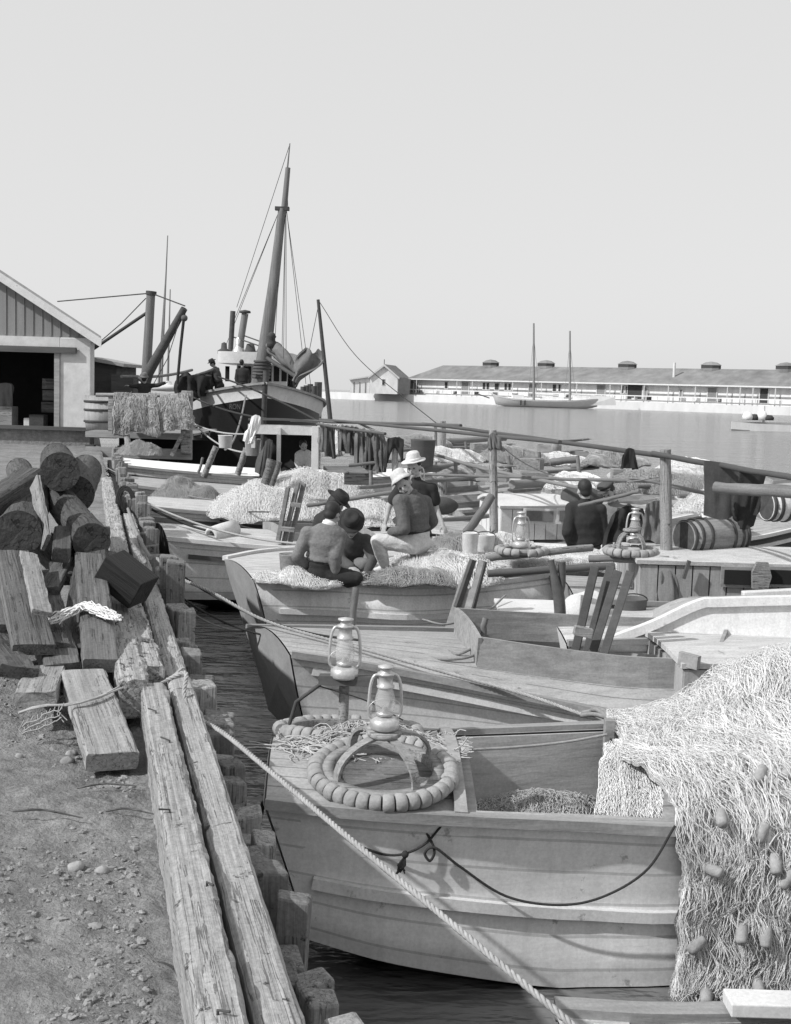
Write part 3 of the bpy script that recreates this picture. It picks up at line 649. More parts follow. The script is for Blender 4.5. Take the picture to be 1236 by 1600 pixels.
rope(hang(at(205, 778, Y=16), at(335, 832, Y=15.6), .05), .016, 'doubled dark rope from the coil on the post towards the canvas roll', rope_d)
rope(hang(at(208, 775, Y=16), at(470, 850, Y=14.5), .12), .014, 'pale rope passing over the canvas roll to the mending boat', rope_m)
rope(hang(at(140, 725, Y=27), at(420, 800, Y=18), .3), .010, 'thin dark line crossing the stern of the net boat', rope_d)
rope(hang(at(235, 872, Y=10.4), at(200, 795, Y=15.5), .05), .02, 'heavy grey rope lying along the pile tops', rope_g)
rope(hang(at(120, 708, Y=30), at(300, 762, Y=23), .25), .012, 'line from the last piles to the tan net heap', rope_d)
rope(hang(at(302, 660, Y=32), at(405, 706, Y=27), .25), .02, 'pale line from the rack post down to the white deck', rope_m)
rope(hang(at(302, 662, Y=32), at(410, 676, Y=25), .12), .02, 'upper pale line from the rack post to the shelter', rope_m)
rope(hang(at(268, 878, Y=9.9), at(262, 935, Y=9.5), -.06), .014, 'loop of grey rope thrown over the tall pile', rope_g)
# coil on post, dark loops
g = MB()
for k in range(5):
    c = at(196+rnd(-3, 3), 784+rnd(-4, 4), Y=15.6)
    g.tube([c+V((math.cos(a)*.10, 0, math.sin(a)*.17)) for a in [i*math.pi/8 for i in range(17)]], .014, 6)
tag(g.build('rope_coil', rope_d), 'dark rope coil hung on the far mooring post', 'rope')
# black line over the foreground hull with tassel, and the ribbon at the stern
near1 = lambda px, py, off=.03: None
def hullY(px): return 5.75+(px-415)/665*.17       # distance of the near side of the foreground hull
rope([at(415, 1256, Y=5.74), at(470, 1248, Y=5.85), at(560, 1250, Y=5.85), at(620, 1252, Y=5.8), at(655, 1285, Y=5.70), at(678, 1325, Y=5.66), at(672, 1345, Y=5.65), at(664, 1333, Y=5.65), at(680, 1325, Y=5.65), at(720, 1355, Y=5.66), at(790, 1400, Y=5.68), at(870, 1414, Y=5.68), at(940, 1402, Y=5.68), at(1010, 1360, Y=5.68), at(1055, 1290, Y=5.72)], .0065, 'thin black line looping down the side of the foreground hull', rope_d, 'line', 'lines on the foreground boat', n=120)
rope([at(560, 1322, Y=5.66), at(600, 1335, Y=5.66), at(632, 1334, Y=5.64), at(665, 1318, Y=5.66), at(690, 1290, Y=5.68), at(712, 1270, Y=5.78)], .006, 'short black line knotted below the gunwale of the foreground boat', rope_d, 'line', 'lines on the foreground boat')
g = MB().ell(at(633, 1335, Y=5.63), .018)
for k in range(12): g.tube([at(633, 1337, Y=5.63), at(629+rnd(-8, 5), 1352, Y=5.62), at(626+rnd(-9, 8), 1362+rnd(-3, 5), Y=5.62)], .004, 4)
tag(g.build('tassel', rope_d), 'frayed black rope knot hanging on the foreground hull', 'rope')
rope([at(440, 1251, Y=5.85), at(415, 1252, Y=5.72), at(408, 1262, Y=5.70), at(399, 1310, Y=5.68)], .008, 'left black ribbon dangling from the stern of the foreground boat', rope_d, 'ribbon', 'lines on the foreground boat')
rope([at(412, 1256, Y=5.72), at(407, 1290, Y=5.70), at(408, 1328, Y=5.69)], .008, 'right black ribbon dangling from the stern of the foreground boat', rope_d, 'ribbon', 'lines on the foreground boat')
rope([at(725, 1172, Y=6.6), at(800, 1168, Y=6.75), at(880, 1160, Y=6.9), at(948, 1148, Y=7.05)], .008, 'pale cord stretched inside the well of the foreground boat', rope_m, 'line', 'lines on the foreground boat')
g = MB()
for k in range(6):
    a = rnd(0, 6); g.tube(crom([at(915+rnd(-8, 8), 1116+rnd(-5, 5), Y=8.1), at(940+rnd(-10, 10), 1112+rnd(-4, 12), Y=7.9), at(960, 1132+rnd(-5, 5), Y=7.7), at(985+rnd(-5, 20), 1160+rnd(-8, 10), Y=7.4), at(1010, 1185, Y=7.2)], 14), .016, 6)
tag(g.build('rope_knot', rope_g), 'thick frayed knot where the pale twisted rope meets the net heap', 'rope')
# ================================================================ lanterns
def lantern(p, s, lb, rz=0):
    t = thing('lantern', lb, 'lantern', p, rz, 'storm lanterns')
    M = Matrix.Scale(s, 4)
    MB().lathe([(.0, 0), (.072, 0), (.078, .012), (.078, .05), (.06, .062), (.03, .07)], M, 20).build('fuel_tank', metal_m, t)
    MB().lathe([(.03, .068), (.046, .075), (.046, .09), (.02, .1), (.012, .115), (.0, .115)], M, 16).build('burner', metal_m, t)
    MB().lathe([(.036, .085), (.05, .105), (.056, .135), (.052, .17), (.042, .205), (.036, .222)], M, 20).build('glass_globe', gl, t)
    MB().lathe([(.046, .222), (.048, .232), (.038, .24), (.038, .285), (.046, .288), (.046, .3), (.03, .302), (.03, .325), (.044, .328), (.044, .336), (.0, .345)], M, 18).build('chimney_cap', metal_m, t)
    for sx in (-1, 1):
        MB().tube([M @ V(q) for q in crom([(sx*.05, 0, .055), (sx*.082, 0, .075), (sx*.086, 0, .15), (sx*.078, 0, .24), (sx*.06, 0, .285), (sx*.03, 0, .29)], 16)], .0085*s, 8).build('side_tube', metal_m, t)
    MB().tube([M @ V((math.cos(a)*.088, -.012, .11+math.sin(a)*.055)) for a in [math.pi*i/14 for i in range(15)]], .0025*s, 6).build('globe_guard', metal_m, t)
    return t
# ---- cork float ring with arched hoops, lantern on top
def cork_ring(c, r, lb, hoops=True, post=False, n=24, tilt=0, group='lantern floats of cork on the after deck'):
    M = Matrix.Translation(c) @ Matrix.Rotation(tilt, 4, 'X')
    t = thing('lantern_float', lb, 'float', M=M, group=group)
    for i in range(n):
        if rnd(0, 1) < .04: continue
        a0, a1 = 2*math.pi*(i+.06)/n, 2*math.pi*(i+.94)/n; rr = .043*rnd(.9, 1.08); pts = [V((math.cos(a)*r, math.sin(a)*r, .045)) for a in (a0, a0*.9+a1*.1, (a0+a1)/2, a0*.1+a1*.9, a1)]
        MB().tube(pts, [rr*.86, rr, rr*1.02, rr, rr*.86], 12).build('cork_float', cork_m, t)
    MB().lathe([(r-.085, .02), (r-.035, .02), (r-.035, .07), (r-.085, .07), (r-.085, .02)], None, 40).build('wooden_ring', plank_lt, t)
    if hoops:
        for k in range(2):
            a = k*math.pi/2+.62; d = V((math.cos(a), math.sin(a), 0)); pts = []
            for i in range(17):
                th = math.pi*i/16; pts.append(d*(math.cos(th)*(r-.06))+V((0, 0, .05+math.sin(th)**.75*.19+.004*k)))
            sd = V((-d.y, d.x, 0)); g = MB(); rows = []
            for i, p in enumerate(pts):
                tg = (pts[min(i+1, 16)]-pts[max(i-1, 0)]).normalized(); nn = tg.cross(sd).normalized()
                rows.append([p+sd*.022+nn*.007, p-sd*.022+nn*.007, p-sd*.022-nn*.007, p+sd*.022-nn*.007, p+sd*.022+nn*.007])
            g.grid(rows, smooth=False); g.build('hoop', plank_lt, t)
        MB().lathe([(0, .245), (.085, .245), (.09, .255), (.085, .272), (0, .272)], None, 16).build('lamp_stand', plank_lt, t)
    if post:
        MB().tube([(-.03, -.05, 0), (-.03, -.05, .30)], .028, 12).build('stand_post', plank_lt, t)
        MB().box((-.01, -.05, .325), (.32, .2, .05), None, .004).build('stand_board', wood_d, t)
        MB().tube([V((-.33, -.1, .05)), V((-.29, -.1, .2)), V((-.16, -.1, .3))], .012, 6).build('brace_wire', iron_m, t)
        MB().tube(crom([(-.16, -.12, .29), (.1, -.14, .22), (.3, -.12, .12)], 10), .004, 5).build('guy_cord', rope_d, t)
    return t
c1 = V((at(598, 1228, Y=5.95).x, 5.96, .985))
cork_ring(c1, .335, 'large cork-studded ring float with arched hoops under the nearer lantern', tilt=R(9), n=36)
lantern(c1+V((0, -.04, .268)), .93, 'nearer glass storm lantern standing on the arched hoops', .15)
c2 = V((at(545, 1140, Y=6.75).x, 6.72, 1.0)); c2.z = deckz(c2.x, c2.y)-.01
cork_ring(c2, .38, 'cork ring float behind with a post and dark board under the farther lantern', hoops=False, post=True, n=40, tilt=R(-9))
lantern(c2+V((-.03, -.05, .352)), .98, 'farther storm lantern standing on the dark board on a post', .1)
# netting scraps over the after deck
def fuzz(name, m, c, ext, cnt, r, lb, cat='net', group=None, ln=.3, rz=0, hh=.05, parent=None):
    g = MB(); Rz = Matrix.Rotation(rz, 3, 'Z')
    for i in range(cnt):
        p = V((rnd(-1, 1)*ext[0], rnd(-1, 1)*ext[1], 0)); a = rnd(-.9, .9)+(0 if random.random() < .7 else 1.5); q = []
        for k in range(7):
            q.append(V(c)+Rz @ (p+V((0, 0, max(.004, hh*(1-(p.x/ext[0]/1.2)**2)*(1-(p.y/ext[1]/1.2)**2)*(.6+.8*nz(p, 6, i))))))); a += rnd(-.6, .6); p = p+V((math.cos(a), math.sin(a), 0))*ln/6
        g.tube(q, r, 4)
    o = g.build(name, m, parent, world=bool(parent))
    return o if parent else tag(o, lb, cat, group)
fuzz('net_scrap', net_w, dp1(2.6, -.1)*1, (.1, .1), 1, .003, 'x') if False else None
def dkp(px, py, Y_): p = at(px, py, Y=Y_); return V((p.x, p.y, deckz(p.x, p.y)+.008))
fuzz('netting', net_g, dkp(575, 1178, 6.38), (.36, .15), 900, .003, 'bunched tan netting lying on the after deck behind the hoops', ln=.22, hh=.13)
fuzz('netting', net_g, dkp(478, 1195, 6.3), (.16, .12), 150, .0035, 'fringe of tan netting at the left of the ring float', ln=.2, hh=.04)
fuzz('netting', net_g, dkp(645, 1180, 6.45), (.14, .09), 190, .0035, 'tangle of tan netting right of the nearer lantern', ln=.2, hh=.06)
net_wb = mat('white netting bulk', .54, .6, 30, (1, 1, 1), 1, 1, 40, bdist=.05)
# ================================================================ nets
def net(name, lb, S, nu, nv, lines, cross, r, core, twine, group=None, spread=.02, layers=2, su=60, sv=44, bunch=.02, corks=(), wob=.5, cat='fishing net', amp=.04, fq=5, zig=.008, dens=44):
    """heap of netting: S(u,v) gives its surface; knotted zigzag lines run along v (and u) over it"""
    def SS(u, v):
        p = S(u, v); return p+V((nz(p, fq, 1), nz(p, fq, 7), nz(p, fq, 13)))*amp+V((nz(p, fq*3, 2), nz(p, fq*3, 8), nz(p, fq*3, 4)))*amp*.35
    e = 1e-3
    def nrm(u, v):
        u = min(max(u, e), 1-e); v = min(max(v, e), 1-e)
        n_ = (SS(u+e, v)-SS(u-e, v)).cross(SS(u, v+e)-SS(u, v-e)); return n_.normalized() if n_.length > 1e-12 else V((0, 0, 1))
    pts = [SS(u/6, v/6) for u in (0, 3, 6) for v in (0, 3, 6)]; c = sum(pts, V())/9; c.z = min(p.z for p in pts)
    t = thing(name, lb, cat, c, 0, group)
    MB().grid([[SS(i/nu, k/nv) for k in range(nv+1)] for i in range(nu+1)]).build('net_mass', core, t, world=True)
    sgn = 1 if nrm(.5, .5).z > 0 else -1
    def path(u, v, du, dv, n_, zig):
        q = []; o = rnd(0, 99); h = rnd(.1, 1)*spread
        for k in range(n_):
            uu = u+du*k/(n_-1)+wob*.06*nz((k*.25, o, 0))+(zig if k % 2 else -zig); vv = v+dv*k/(n_-1)+wob*.06*nz((k*.25, o, 9))
            uu = min(max(uu, .002), .998); vv = min(max(vv, .002), .998)
            q.append(SS(uu, vv)+nrm(uu, vv)*sgn*h*(1+.6*nz((k*.4, o, 3))))
        return q
    g = MB()
    for L_ in range(layers):                           # coherent diamond meshes, several layers of them
        o = rnd(0, 60)
        for i in range(su):
            q = []
            for k in range(sv+1):
                u = (i+.5+(.46 if (k+i) % 2 else -.46)*(.55+.4*nz((i*.12, k*.12, o))))/su; v = k/sv
                u2 = u+bunch*nz((u*9, v*1.6, o))+bunch*1.5*nz((u*3, v*1.2, o+7)); v2 = v+bunch*nz((u*4, v*4, o+3))
                if not 0 < u2 < 1 or not 0 < v2 < 1: u2 = min(max(u2, .004), .996); v2 = min(max(v2, .004), .996)
                q.append(SS(u2, v2)+nrm(u2, v2)*sgn*spread*(.15+.3*L_+.35*nz((u*7, v*5, o+11))))
            g.tube(q, r, 3, cap=False)
    for i in range(lines):
        ln = rnd(.25, .6); u, v = rnd(0, 1), rnd(-.1, 1-ln*.7)
        g.tube(path(u, v, rnd(-.06, .06), ln, max(8, int(ln*dens)), rnd(.002, zig)), r*rnd(.7, 1.2), 3, cap=False)
    for i in range(cross):
        ln = rnd(.1, .3); a = rnd(0, 6.28)
        g.tube(path(rnd(0, 1), rnd(0, 1), ln*math.cos(a), ln*math.sin(a), 9, .002), r*rnd(.7, 1.1), 3, cap=False)
    g.build('twine', twine, t, world=True)
    return t, SS, nrm, sgn
# white net heap on the foreground boat, draped over its near side
def S1(u, v):
    x = 1.30+3.2*u
    rise = min(1, u/.30); rise = rise*rise*(3-2*rise)
    yn = 6.0+.13*max(0, x-2.2); yf = 7.5+.12*max(0, x-2.4)
    top = .92+.62*rise+.10*math.sin(x*2.1)
    P = [V((x+.10*(1-rise), yf+.05, .88)), V((x, yf-.25, .86+.72*(top-.86))), V((x, yf-.62, top)), V((x-.05, yn+.55, .92+.6*(top-.88))), V((x-.0, yn+.10, 1.0+.10*rise)), V((x+.10, yn-.16, .88)), V((x+.12, yn-.19, .45)), V((x+.14, yn-.20, -.02))]
    t = v*(len(P)-1); k = min(int(t), len(P)-2); f = t-k
    p0 = P[max(k-1, 0)]; p1, p2 = P[k], P[k+1]; p3 = P[min(k+2, len(P)-1)]
    return .5*((2*p1)+(p2-p0)*f+(2*p0-5*p1+4*p2-p3)*f*f+(3*p1-p0-3*p2+p3)*f**3)
NT, SS1, nr1, sg1 = net('fishing_net', 'great white net heaped on the foreground boat and spilling down its side with cork floats', S1, 90, 110, 700, 250, .0014, net_wb, net_w, 'nets lying in the boats', .04, layers=8, su=160, sv=86, bunch=.022, amp=.045, fq=4.5, zig=.003, dens=50)
CK = [(1135, 1275, 1), (1193, 1206, 0), (1226, 1203, 0), (1192, 1308, 1), (1207, 1342, 1), (1120, 1366, 2), (1226, 1376, 1), (1163, 1467, 1), (1188, 1467, 2), (1086, 1480, 1), (1095, 1549, 2), (1188, 1545, 1), (1233, 1390, 2), (1162, 1180, 2)]
for px, py, kd in CK:
    # nearest point of the drape surface to that spot
    ray = (at(px, py, Y=6)-V((0, 0, CAMZ))).normalized(); best = None
    for i in range(0, 40):
        for k in range(20, 61):
            q = SS1(i/60, k/60); d = (q-V((0, 0, CAMZ))); dd = (d-ray*d.dot(ray)).length
            if dd < .03:
                s = d.dot(ray)
                if best is None or s < best[0]: best = (s, q)
    if best is None: continue
    q = best[1]-ray*.098; M = Matrix.Translation(q) @ Matrix.Rotation(rnd(0, 3), 4, 'Z') @ Matrix.Rotation(rnd(.3, 1.5), 4, 'Y')
    g = MB().lathe([(0, -.05), (.02, -.05), (.027, -.04), (.03, 0), (.027, .04), (.02, .05), (0, .05)], M, 12)
    g.build('cork_float', cork_m, NT, world=True)
for i in range(26):                                   # float line loops
    u = rnd(.01, .3); v = rnd(.55, .88); rr_ = rnd(.01, .05); q = []; o = rnd(0, 50)
    for k in range(14):
        uu = min(.98, max(.01, u+rr_*math.sin(k*.42))); vv = min(.99, v+(.006+.01*rr_*10)*k)
        q.append(SS1(uu, vv)+nr1(uu, vv)*sg1*(.05+.012*nz((k, o, 0))))
    MB().tube(crom(q, 30), .0055, 6).build('float_line', rope_m, NT, world=True)
# net sheet and net floor in the well
def S1b(u, v):
    a = at(945, 1165, Y=7.0).lerp(at(1000, 1150, Y=6.9), u); b = at(930, 1262, Y=6.15).lerp(at(1085, 1272, Y=6.05), u)
    p = a.lerp(b, v); p.z += .10*math.sin(v*math.pi)*(1 if u > .3 else .4)-.05*v; return p
net('fishing_net', 'white net sheet hanging from the bulkhead into the well of the foreground boat', S1b, 24, 24, 60, 20, .0019, net_wb, net_w, 'nets lying in the boats', .02, 4, 34, 30, .05, amp=.02, fq=6)
def S1c(u, v):
    a = at(745, 1262, Y=6.05).lerp(at(950, 1270, Y=6.05), u); b = at(748, 1236, Y=6.7).lerp(at(950, 1245, Y=6.75), u); p = a.lerp(b, v)
    p.z = .60+.16*math.sin(math.pi*min(1, max(0, u*.9+.05)))**.7*math.sin(math.pi*(v*.8+.1)); return p
net('fishing_net', 'tan net heaped in the bottom of the well of the foreground boat', S1c, 26, 16, 900, 700, .002, net_gc, net_g, 'nets lying in the boats', .03, amp=.03, fq=7)
def heap(c, ext, h, rz, lb, core=net_wc, tw=net_w, lines=120, cross=80, r=.0026, ridge=1.0, amp=.06, fq=3, group='nets lying in the boats'):
    Rz = Matrix.Rotation(rz, 3, 'Z'); c = V(c); o = rnd(0, 30)
    def S(u, v):
        a, b_ = u*2-1, v*2-1
        q = max(0, 1-a*a)**.6*max(0, 1-b_*b_)**ridge
        return c+Rz @ V((a*ext[0]*(1-.12*b_*b_), b_*ext[1]*(1-.25*a*a), h*q*(1+.45*nz((a*1.6, b_*1.2, o)))))
    return net('fishing_net', lb, S, 36, 24, lines, cross, r, core, tw, group, .05, 3, 60, 34, .03, amp=amp, fq=fq)
heap(at(420, 806, Y=19.3)+V((0, 0, -.02)), (.95, .7), .42, R(5), 'white net heap with corks in the boat behind the pole rack')
heap(at(600, 818, Y=18.6)+V((0, 0, 0)), (1.0, .5), .32, R(5), 'long white net heap beyond the seated men')
heap(at(480, 772, Y=23.0)+V((0, 0, -.05)), (1.25, .6), .52, R(10), 'ridge of white netting rising towards the open shelter')
heap(at(290, 780, Y=22.5)+V((0, 0, 0)), (.6, .5), .32, R(0), 'tan net heap behind the stern of the net boat', net_gc, net_g)
heap(at(218, 710, Y=29.5), (.5, .45), .28, 0, 'small tan net pile below the draped rack', net_gc, net_g)
heap(at(700, 905, z=.93), (.55, .5), .26, R(0), 'light net spread beside the seated man in the white hat', net_wc, net_w, 90, 60, .0026)
heap(at(745, 885, z=.95), (1.0, .55), .12, R(0), 'pale net sheet covering the deck right of the mending men', net_wc, net_w, 90, 60, .0026)
heap(at(640, 912, z=.92), (.5, .3), .15, R(0), 'dark net being mended between the men on the deck', net_dc, net_g, 90, 60, .0026)
heap(at(470, 908, z=.92), (.45, .28), .10, R(0), 'thin white net scraps by the boy with the white collar', net_wc, net_w, 90, 60, .0026)
heap(at(720, 868, z=1.0), (.5, .3), .28, R(10), 'tan net bundle under the buckets', net_gc, net_g, 90, 60, .0026)
heap(at(800, 872, z=1.0), (.35, .2), .2, R(0), 'white cloth-like net bundle below the lone lantern', net_wc, net_w, 90, 60, .0026)
heap(at(880, 885, z=1.0), (.9, .35), .16, R(8), 'pale net on the foredeck behind the forked oar crutch', net_wc, net_w, 90, 60, .0026)
heap(at(1030, 770, Y=17.5), (.9, .4), .28, R(4), 'grey net heap in the outer boat right of the hung coat', net_gc, net_g, 90, 60, .0026)
heap(at(1130, 800, Y=15.5), (.6, .4), .3, R(4), 'pale net lying above the barrel', net_wc, net_w, 90, 60, .0026)
# coarse tan mesh spread over the raised seam right (draped net on the rack by the shed)
# ================================================================ poles, posts, racks, gear on the boats
def pole(a, c, r, lb, m=None, name='pole', group='spars and poles over the boats', r2=None, cat='pole', seg=10, bend=.0):
    a, c = V(a), V(c); L = (c-a).length; M = Matrix.Translation(a) @ frame_from(c-a).to_4x4(); g = MB(); o = rnd(0, 50)
    r2 = r if r2 is None else r2
    g.tube([V((L*i/seg, bend*math.sin(math.pi*i/seg)*.0+.012*nz((i*.5, o, 0)), -bend*math.sin(math.pi*i/seg)+.012*nz((i*.5, o, 7)))) for i in range(seg+1)], [(r+(r2-r)*i/seg)*(1+.08*nz((i, o, 3))) for i in range(seg+1)], 10)
    return tag(g.build(name, m or spar_m, mw=M), lb, cat, group)
pole(at(455, 657, Y=29), at(720, 665, Y=21.5), .032, 'dark spar end resting over the white shelter', wood_d)
pole(at(500, 655, Y=28), at(875, 691, Y=15.2), .028, 'long dark spar running over the grey post to the right', wood_d)
pole(at(660, 662, Y=23), at(1045, 713, Y=12.55), .028, 'middle spar on which the black jacket hangs', wood_d)
pole(at(1020, 709, Y=12.6), at(1260, 750, Y=10.2), .027, 'right-hand spar carrying the dark blankets', wood_d)
pole(at(560, 661, Y=25), at(905, 762, Y=15), .025, 'sagging pole slanting down behind the grey post', spar_m, bend=.15)
pole(at(655, 741, Y=19), at(1032, 753, Y=14), .022, 'thin pole crossing low from the standing man to the tall grey post', spar_m)
pole(at(1012, 751, Y=13.8), at(1165, 784, Y=12), .022, 'thin pole end running from the tall grey post behind the dark blanket', spar_m)
pole(at(905, 790, Y=14), at(1000, 768, Y=12.6), .02, 'short pale pole pointing up beside the seated men in dark coats', spar_m)
pole(at(545, 727, Y=21), at(665, 716, Y=21), .03, 'pale pole end below the row of hung clothes', spar_m)
pole(at(712, 876, Y=13), at(925, 856, Y=13.4), .04, 'pale round spar lying on the net deck', plank_lt)
pole(at(920, 872, Y=12.4), at(1045, 874, Y=12.2), .038, 'short thick spar lashed to the tall post at deck height', spar_m)
pole(at(762, 896, Y=12.2), at(960, 884, Y=12.3), .038, 'long squared spar lying above the forked crutch', wood_d)
pole(at(1118, 762, Y=11), at(1290, 770, Y=10.2), .05, 'thick round spar sticking in from the right edge', spar_m, r2=.06)
pole(at(727, 836, Y=15), at(768, 776, Y=15.4), .055, 'thick brown spar leaning against the post', spar_m)
pole(at(640, 765, Y=18), at(480, 790, Y=18), .03, 'thin spar lying on the ridge of white netting', spar_m)
for (px, y0, y1, Yd, r, lb) in ((1040, 702, 893, 12.5, .065, 'tall weathered grey post lashed with cord left of the big barrel'), (770, 672, 822, 16.2, .06, 'grey post with a rag on top holding up the long spar'), (690, 658, 722, 23.5, .10, 'thick post far off under the overlapping spars'), (679, 664, 720, 23.9, .05, 'thin post beside the thick far post'), (617, 685, 748, 19.5, .06, 'post with dark clothes thrown over its top')):
    a, c = at(px+3, y1, Y=Yd), at(px, y0, Y=Yd); a.z = min(a.z, .9)
    pole(a, c, r, lb, timber, 'mooring_post', 'upright posts among the boats', r*.85, 'post')
for (px0, y0, px1, y1, Yd, r, lb) in ((548, 988, 557, 918, 9.9, .03, 'round dark peg standing up behind the farther lantern'), (752, 1022, 758, 966, 9.6, .025, 'pale peg in the coaming of the second boat'), (1197, 1016, 1188, 940, 10.2, .035, 'grey peg before the raised pale side at the right'), (467, 748, 470, 700, 25, .05, 'thin post'), (318, 745, 338, 698, 27.5, .07, 'thick slanting stake at the stern of the white-decked boat'), (371, 742, 385, 700, 27, .07, 'second slanting stake by the hanging white cloth'), (310, 740, 317, 715, 27, .03, 'thin stake left of the slanting ones'), (410, 775, 425, 718, 22.5, .09, 'dark thick stake before the white netting ridge'), (421, 772, 437, 722, 22.3, .05, 'thinner stake beside the dark thick one')):
    if lb == 'thin post': continue
    pole(at(px0, y0, Y=Yd), at(px1, y1, Y=Yd), r, lb, pile_m if r > .04 else spar_m, 'stake', 'stakes and pegs', None, 'stake')
# pole rack (three raked poles with a cross piece)
def rack(lb, legs, cross, Yd, r, name='pole_rack', m=spar_m):
    c = at(*legs[0][:2], Y=Yd); t = thing(name, lb, 'rack', (c.x, c.y, c.z), 0, 'pole racks standing in the boats')
    for x0, y0, x1, y1, dy in legs: MB().bar(at(x0, y0, Y=Yd+dy), at(x1, y1, Y=Yd+dy+.1), r*2, r*2, V((.3, 1, .1))).build('upright', m, t, world=True, bevel=.004)
    for x0, y0, x1, y1, dy in cross: MB().bar(at(x0, y0, Y=Yd+dy), at(x1, y1, Y=Yd+dy), r*2.4, r*2.2).build('cross_piece', plank_lt, t, world=True, bevel=.004)
    return t
rack('dark rack of three raked poles beside the white net heap', [(434, 848, 450, 762, 0), (443, 850, 466, 754, .05), (453, 850, 475, 755, .1)], [(440, 826, 460, 828, 0), (455, 788, 470, 790, 0)], 15.6, .026)
rack('ladder-like rack of four square poles in the second boat', [(893, 1042, 930, 885, .15), (909, 1045, 955, 884, .3), (918, 1046, 966, 892, .1), (935, 1048, 985, 893, 0)], [(897, 984, 925, 990, 0), (918, 1026, 937, 1028, -.05)], 9.35, .032, m=wood_d)
t = thing('oar_crutch', 'slotted board crutch leaning over the dark well behind the second boat', 'oar crutch', at(712, 995, Y=10.8), 0, 'oar crutches')
a = at(708, 994, Y=10.8); c = at(743, 874, Y=10.9); F = frame_from(c-a, V((.35, 1, 0))); M = Matrix.Translation(a) @ F.to_4x4(); L = (c-a).length
g = MB().prism([(0, -.10, 0), (L*.62, -.09, 0), (L*.97, -.06, 0), (L*.99, -.03, 0), (L*.62, -.035, 0), (L*.62, .035, 0), (L, .035, 0), (L, .085, 0), (0, .10, 0)], (0, 0, .06))
for p in g.v: p.y *= .95
g.v = [M @ p for p in g.v]; g.build('slotted_board', wood_m, t, world=True, bevel=.004)
MB().bar(a+V((.10, .05, 0)), c+V((.07, .05, -.02)), .06, .06).build('edge_bar', wood_d, t, world=True, bevel=.003)
MB().bar(a.lerp(c, .3)+V((-.03, -.01, .05)), c+V((-.02, 0, -.005)), .045, .05).build('upright', wood_d, t, world=True, bevel=.003)
t = thing('oar_crutch', 'dark forked crutch standing on the gunwale left of the ladder-like rack', 'oar crutch', at(875, 1000, Y=10.4), 0, 'oar crutches')
MB().tube(crom([at(877, 1000, Y=10.4), at(874, 940, Y=10.4), at(868, 910, Y=10.4), at(861, 875, Y=10.4)], 12), [.05]*6+[.045, .04, .035, .03, .028, .025], 8).build('left_prong', wood_d, t, world=True)
MB().tube(crom([at(873, 935, Y=10.42), at(878, 912, Y=10.42), at(878, 878, Y=10.42)], 8), .032, 8).build('right_prong', wood_d, t, world=True)
MB().bar(at(860, 990, Y=10.4), at(888, 1010, Y=10.38), .1, .05).build('foot', wood_m, t, world=True, bevel=.004)
# canvas roll with dark hollow end
a, c = at(329, 838, Y=15.55), at(366, 826, Y=15.9); M = Matrix.Translation(a) @ frame_from(c-a).to_4x4() @ Matrix.Rotation(math.pi/2, 4, 'Y'); L = (c-a).length
g = MB().lathe([(.05, .1), (.075, .0), (.10, -.002), (.115, .02), (.12, L*.5), (.115, L), (.0, L)], M, 18); g.lathe([(0, .1), (.05, .1)], M, 18)
tag(g.build('canvas_roll', barrel_e), 'pale canvas roll with a hollow end on the grey deck', 'roll')
# big barrel and pale drum
def barrel(a, c, r, lb, m=barrel_m, e=barrel_e):
    a, c = V(a), V(c); L = (c-a).length; M = Matrix.Translation(a) @ frame_from(c-a).to_4x4(); t = thing('barrel', lb, 'barrel', M=M, group='barrels')
    Q = Matrix.Rotation(math.pi/2, 4, 'Y')
    MB().lathe([(r*.86*.93, .03), (r*.86, 0), (r*.95, L*.2), (r, L*.5), (r*.95, L*.8), (r*.86, L), (r*.80, L-.03)], Q, 28).build('staves', m, t)
    MB().lathe([(0, .03), (r*.82, .03)], Q, 28).build('barrel_head', e, t); MB().lathe([(0, L-.03), (r*.82, L-.03)], Q, 28).build('barrel_head', e, t)
    for f in (.04, .15, .3, .7, .85, .96):
        rr = r*(.86+.14*math.sin(math.pi*f)**.8)+.003
        MB().lathe([(rr, L*f-.018), (rr+.006, L*f-.016), (rr+.006, L*f+.016), (rr, L*f+.018)], Q, 28).build('hoop', iron_m, t)
    return t
barrel(at(1067, 840, Y=12.6), at(1156, 836, Y=13.0), .195, 'big dark barrel with pale head lying on the cabin roof')
barrel(at(1196, 790, Y=12.3), at(1290, 786, Y=12.5), .17, 'pale drum wound with cord at the right edge', barrel_e)
MB().box((0, 0, 0), (1, 1, 1)) if False else None
g = MB(); p = at(1113, 808, Y=13.0)
g.sheet([[p+V((i*.035-.12, k*.04-.08, .02+.02*nz((i, k, 0), .7)-.012*abs(k-2))) for k in range(5)] for i in range(8)], .008); tag(g.build('rag', rag_m), 'white rag lying on top of the big barrel', 'rag')
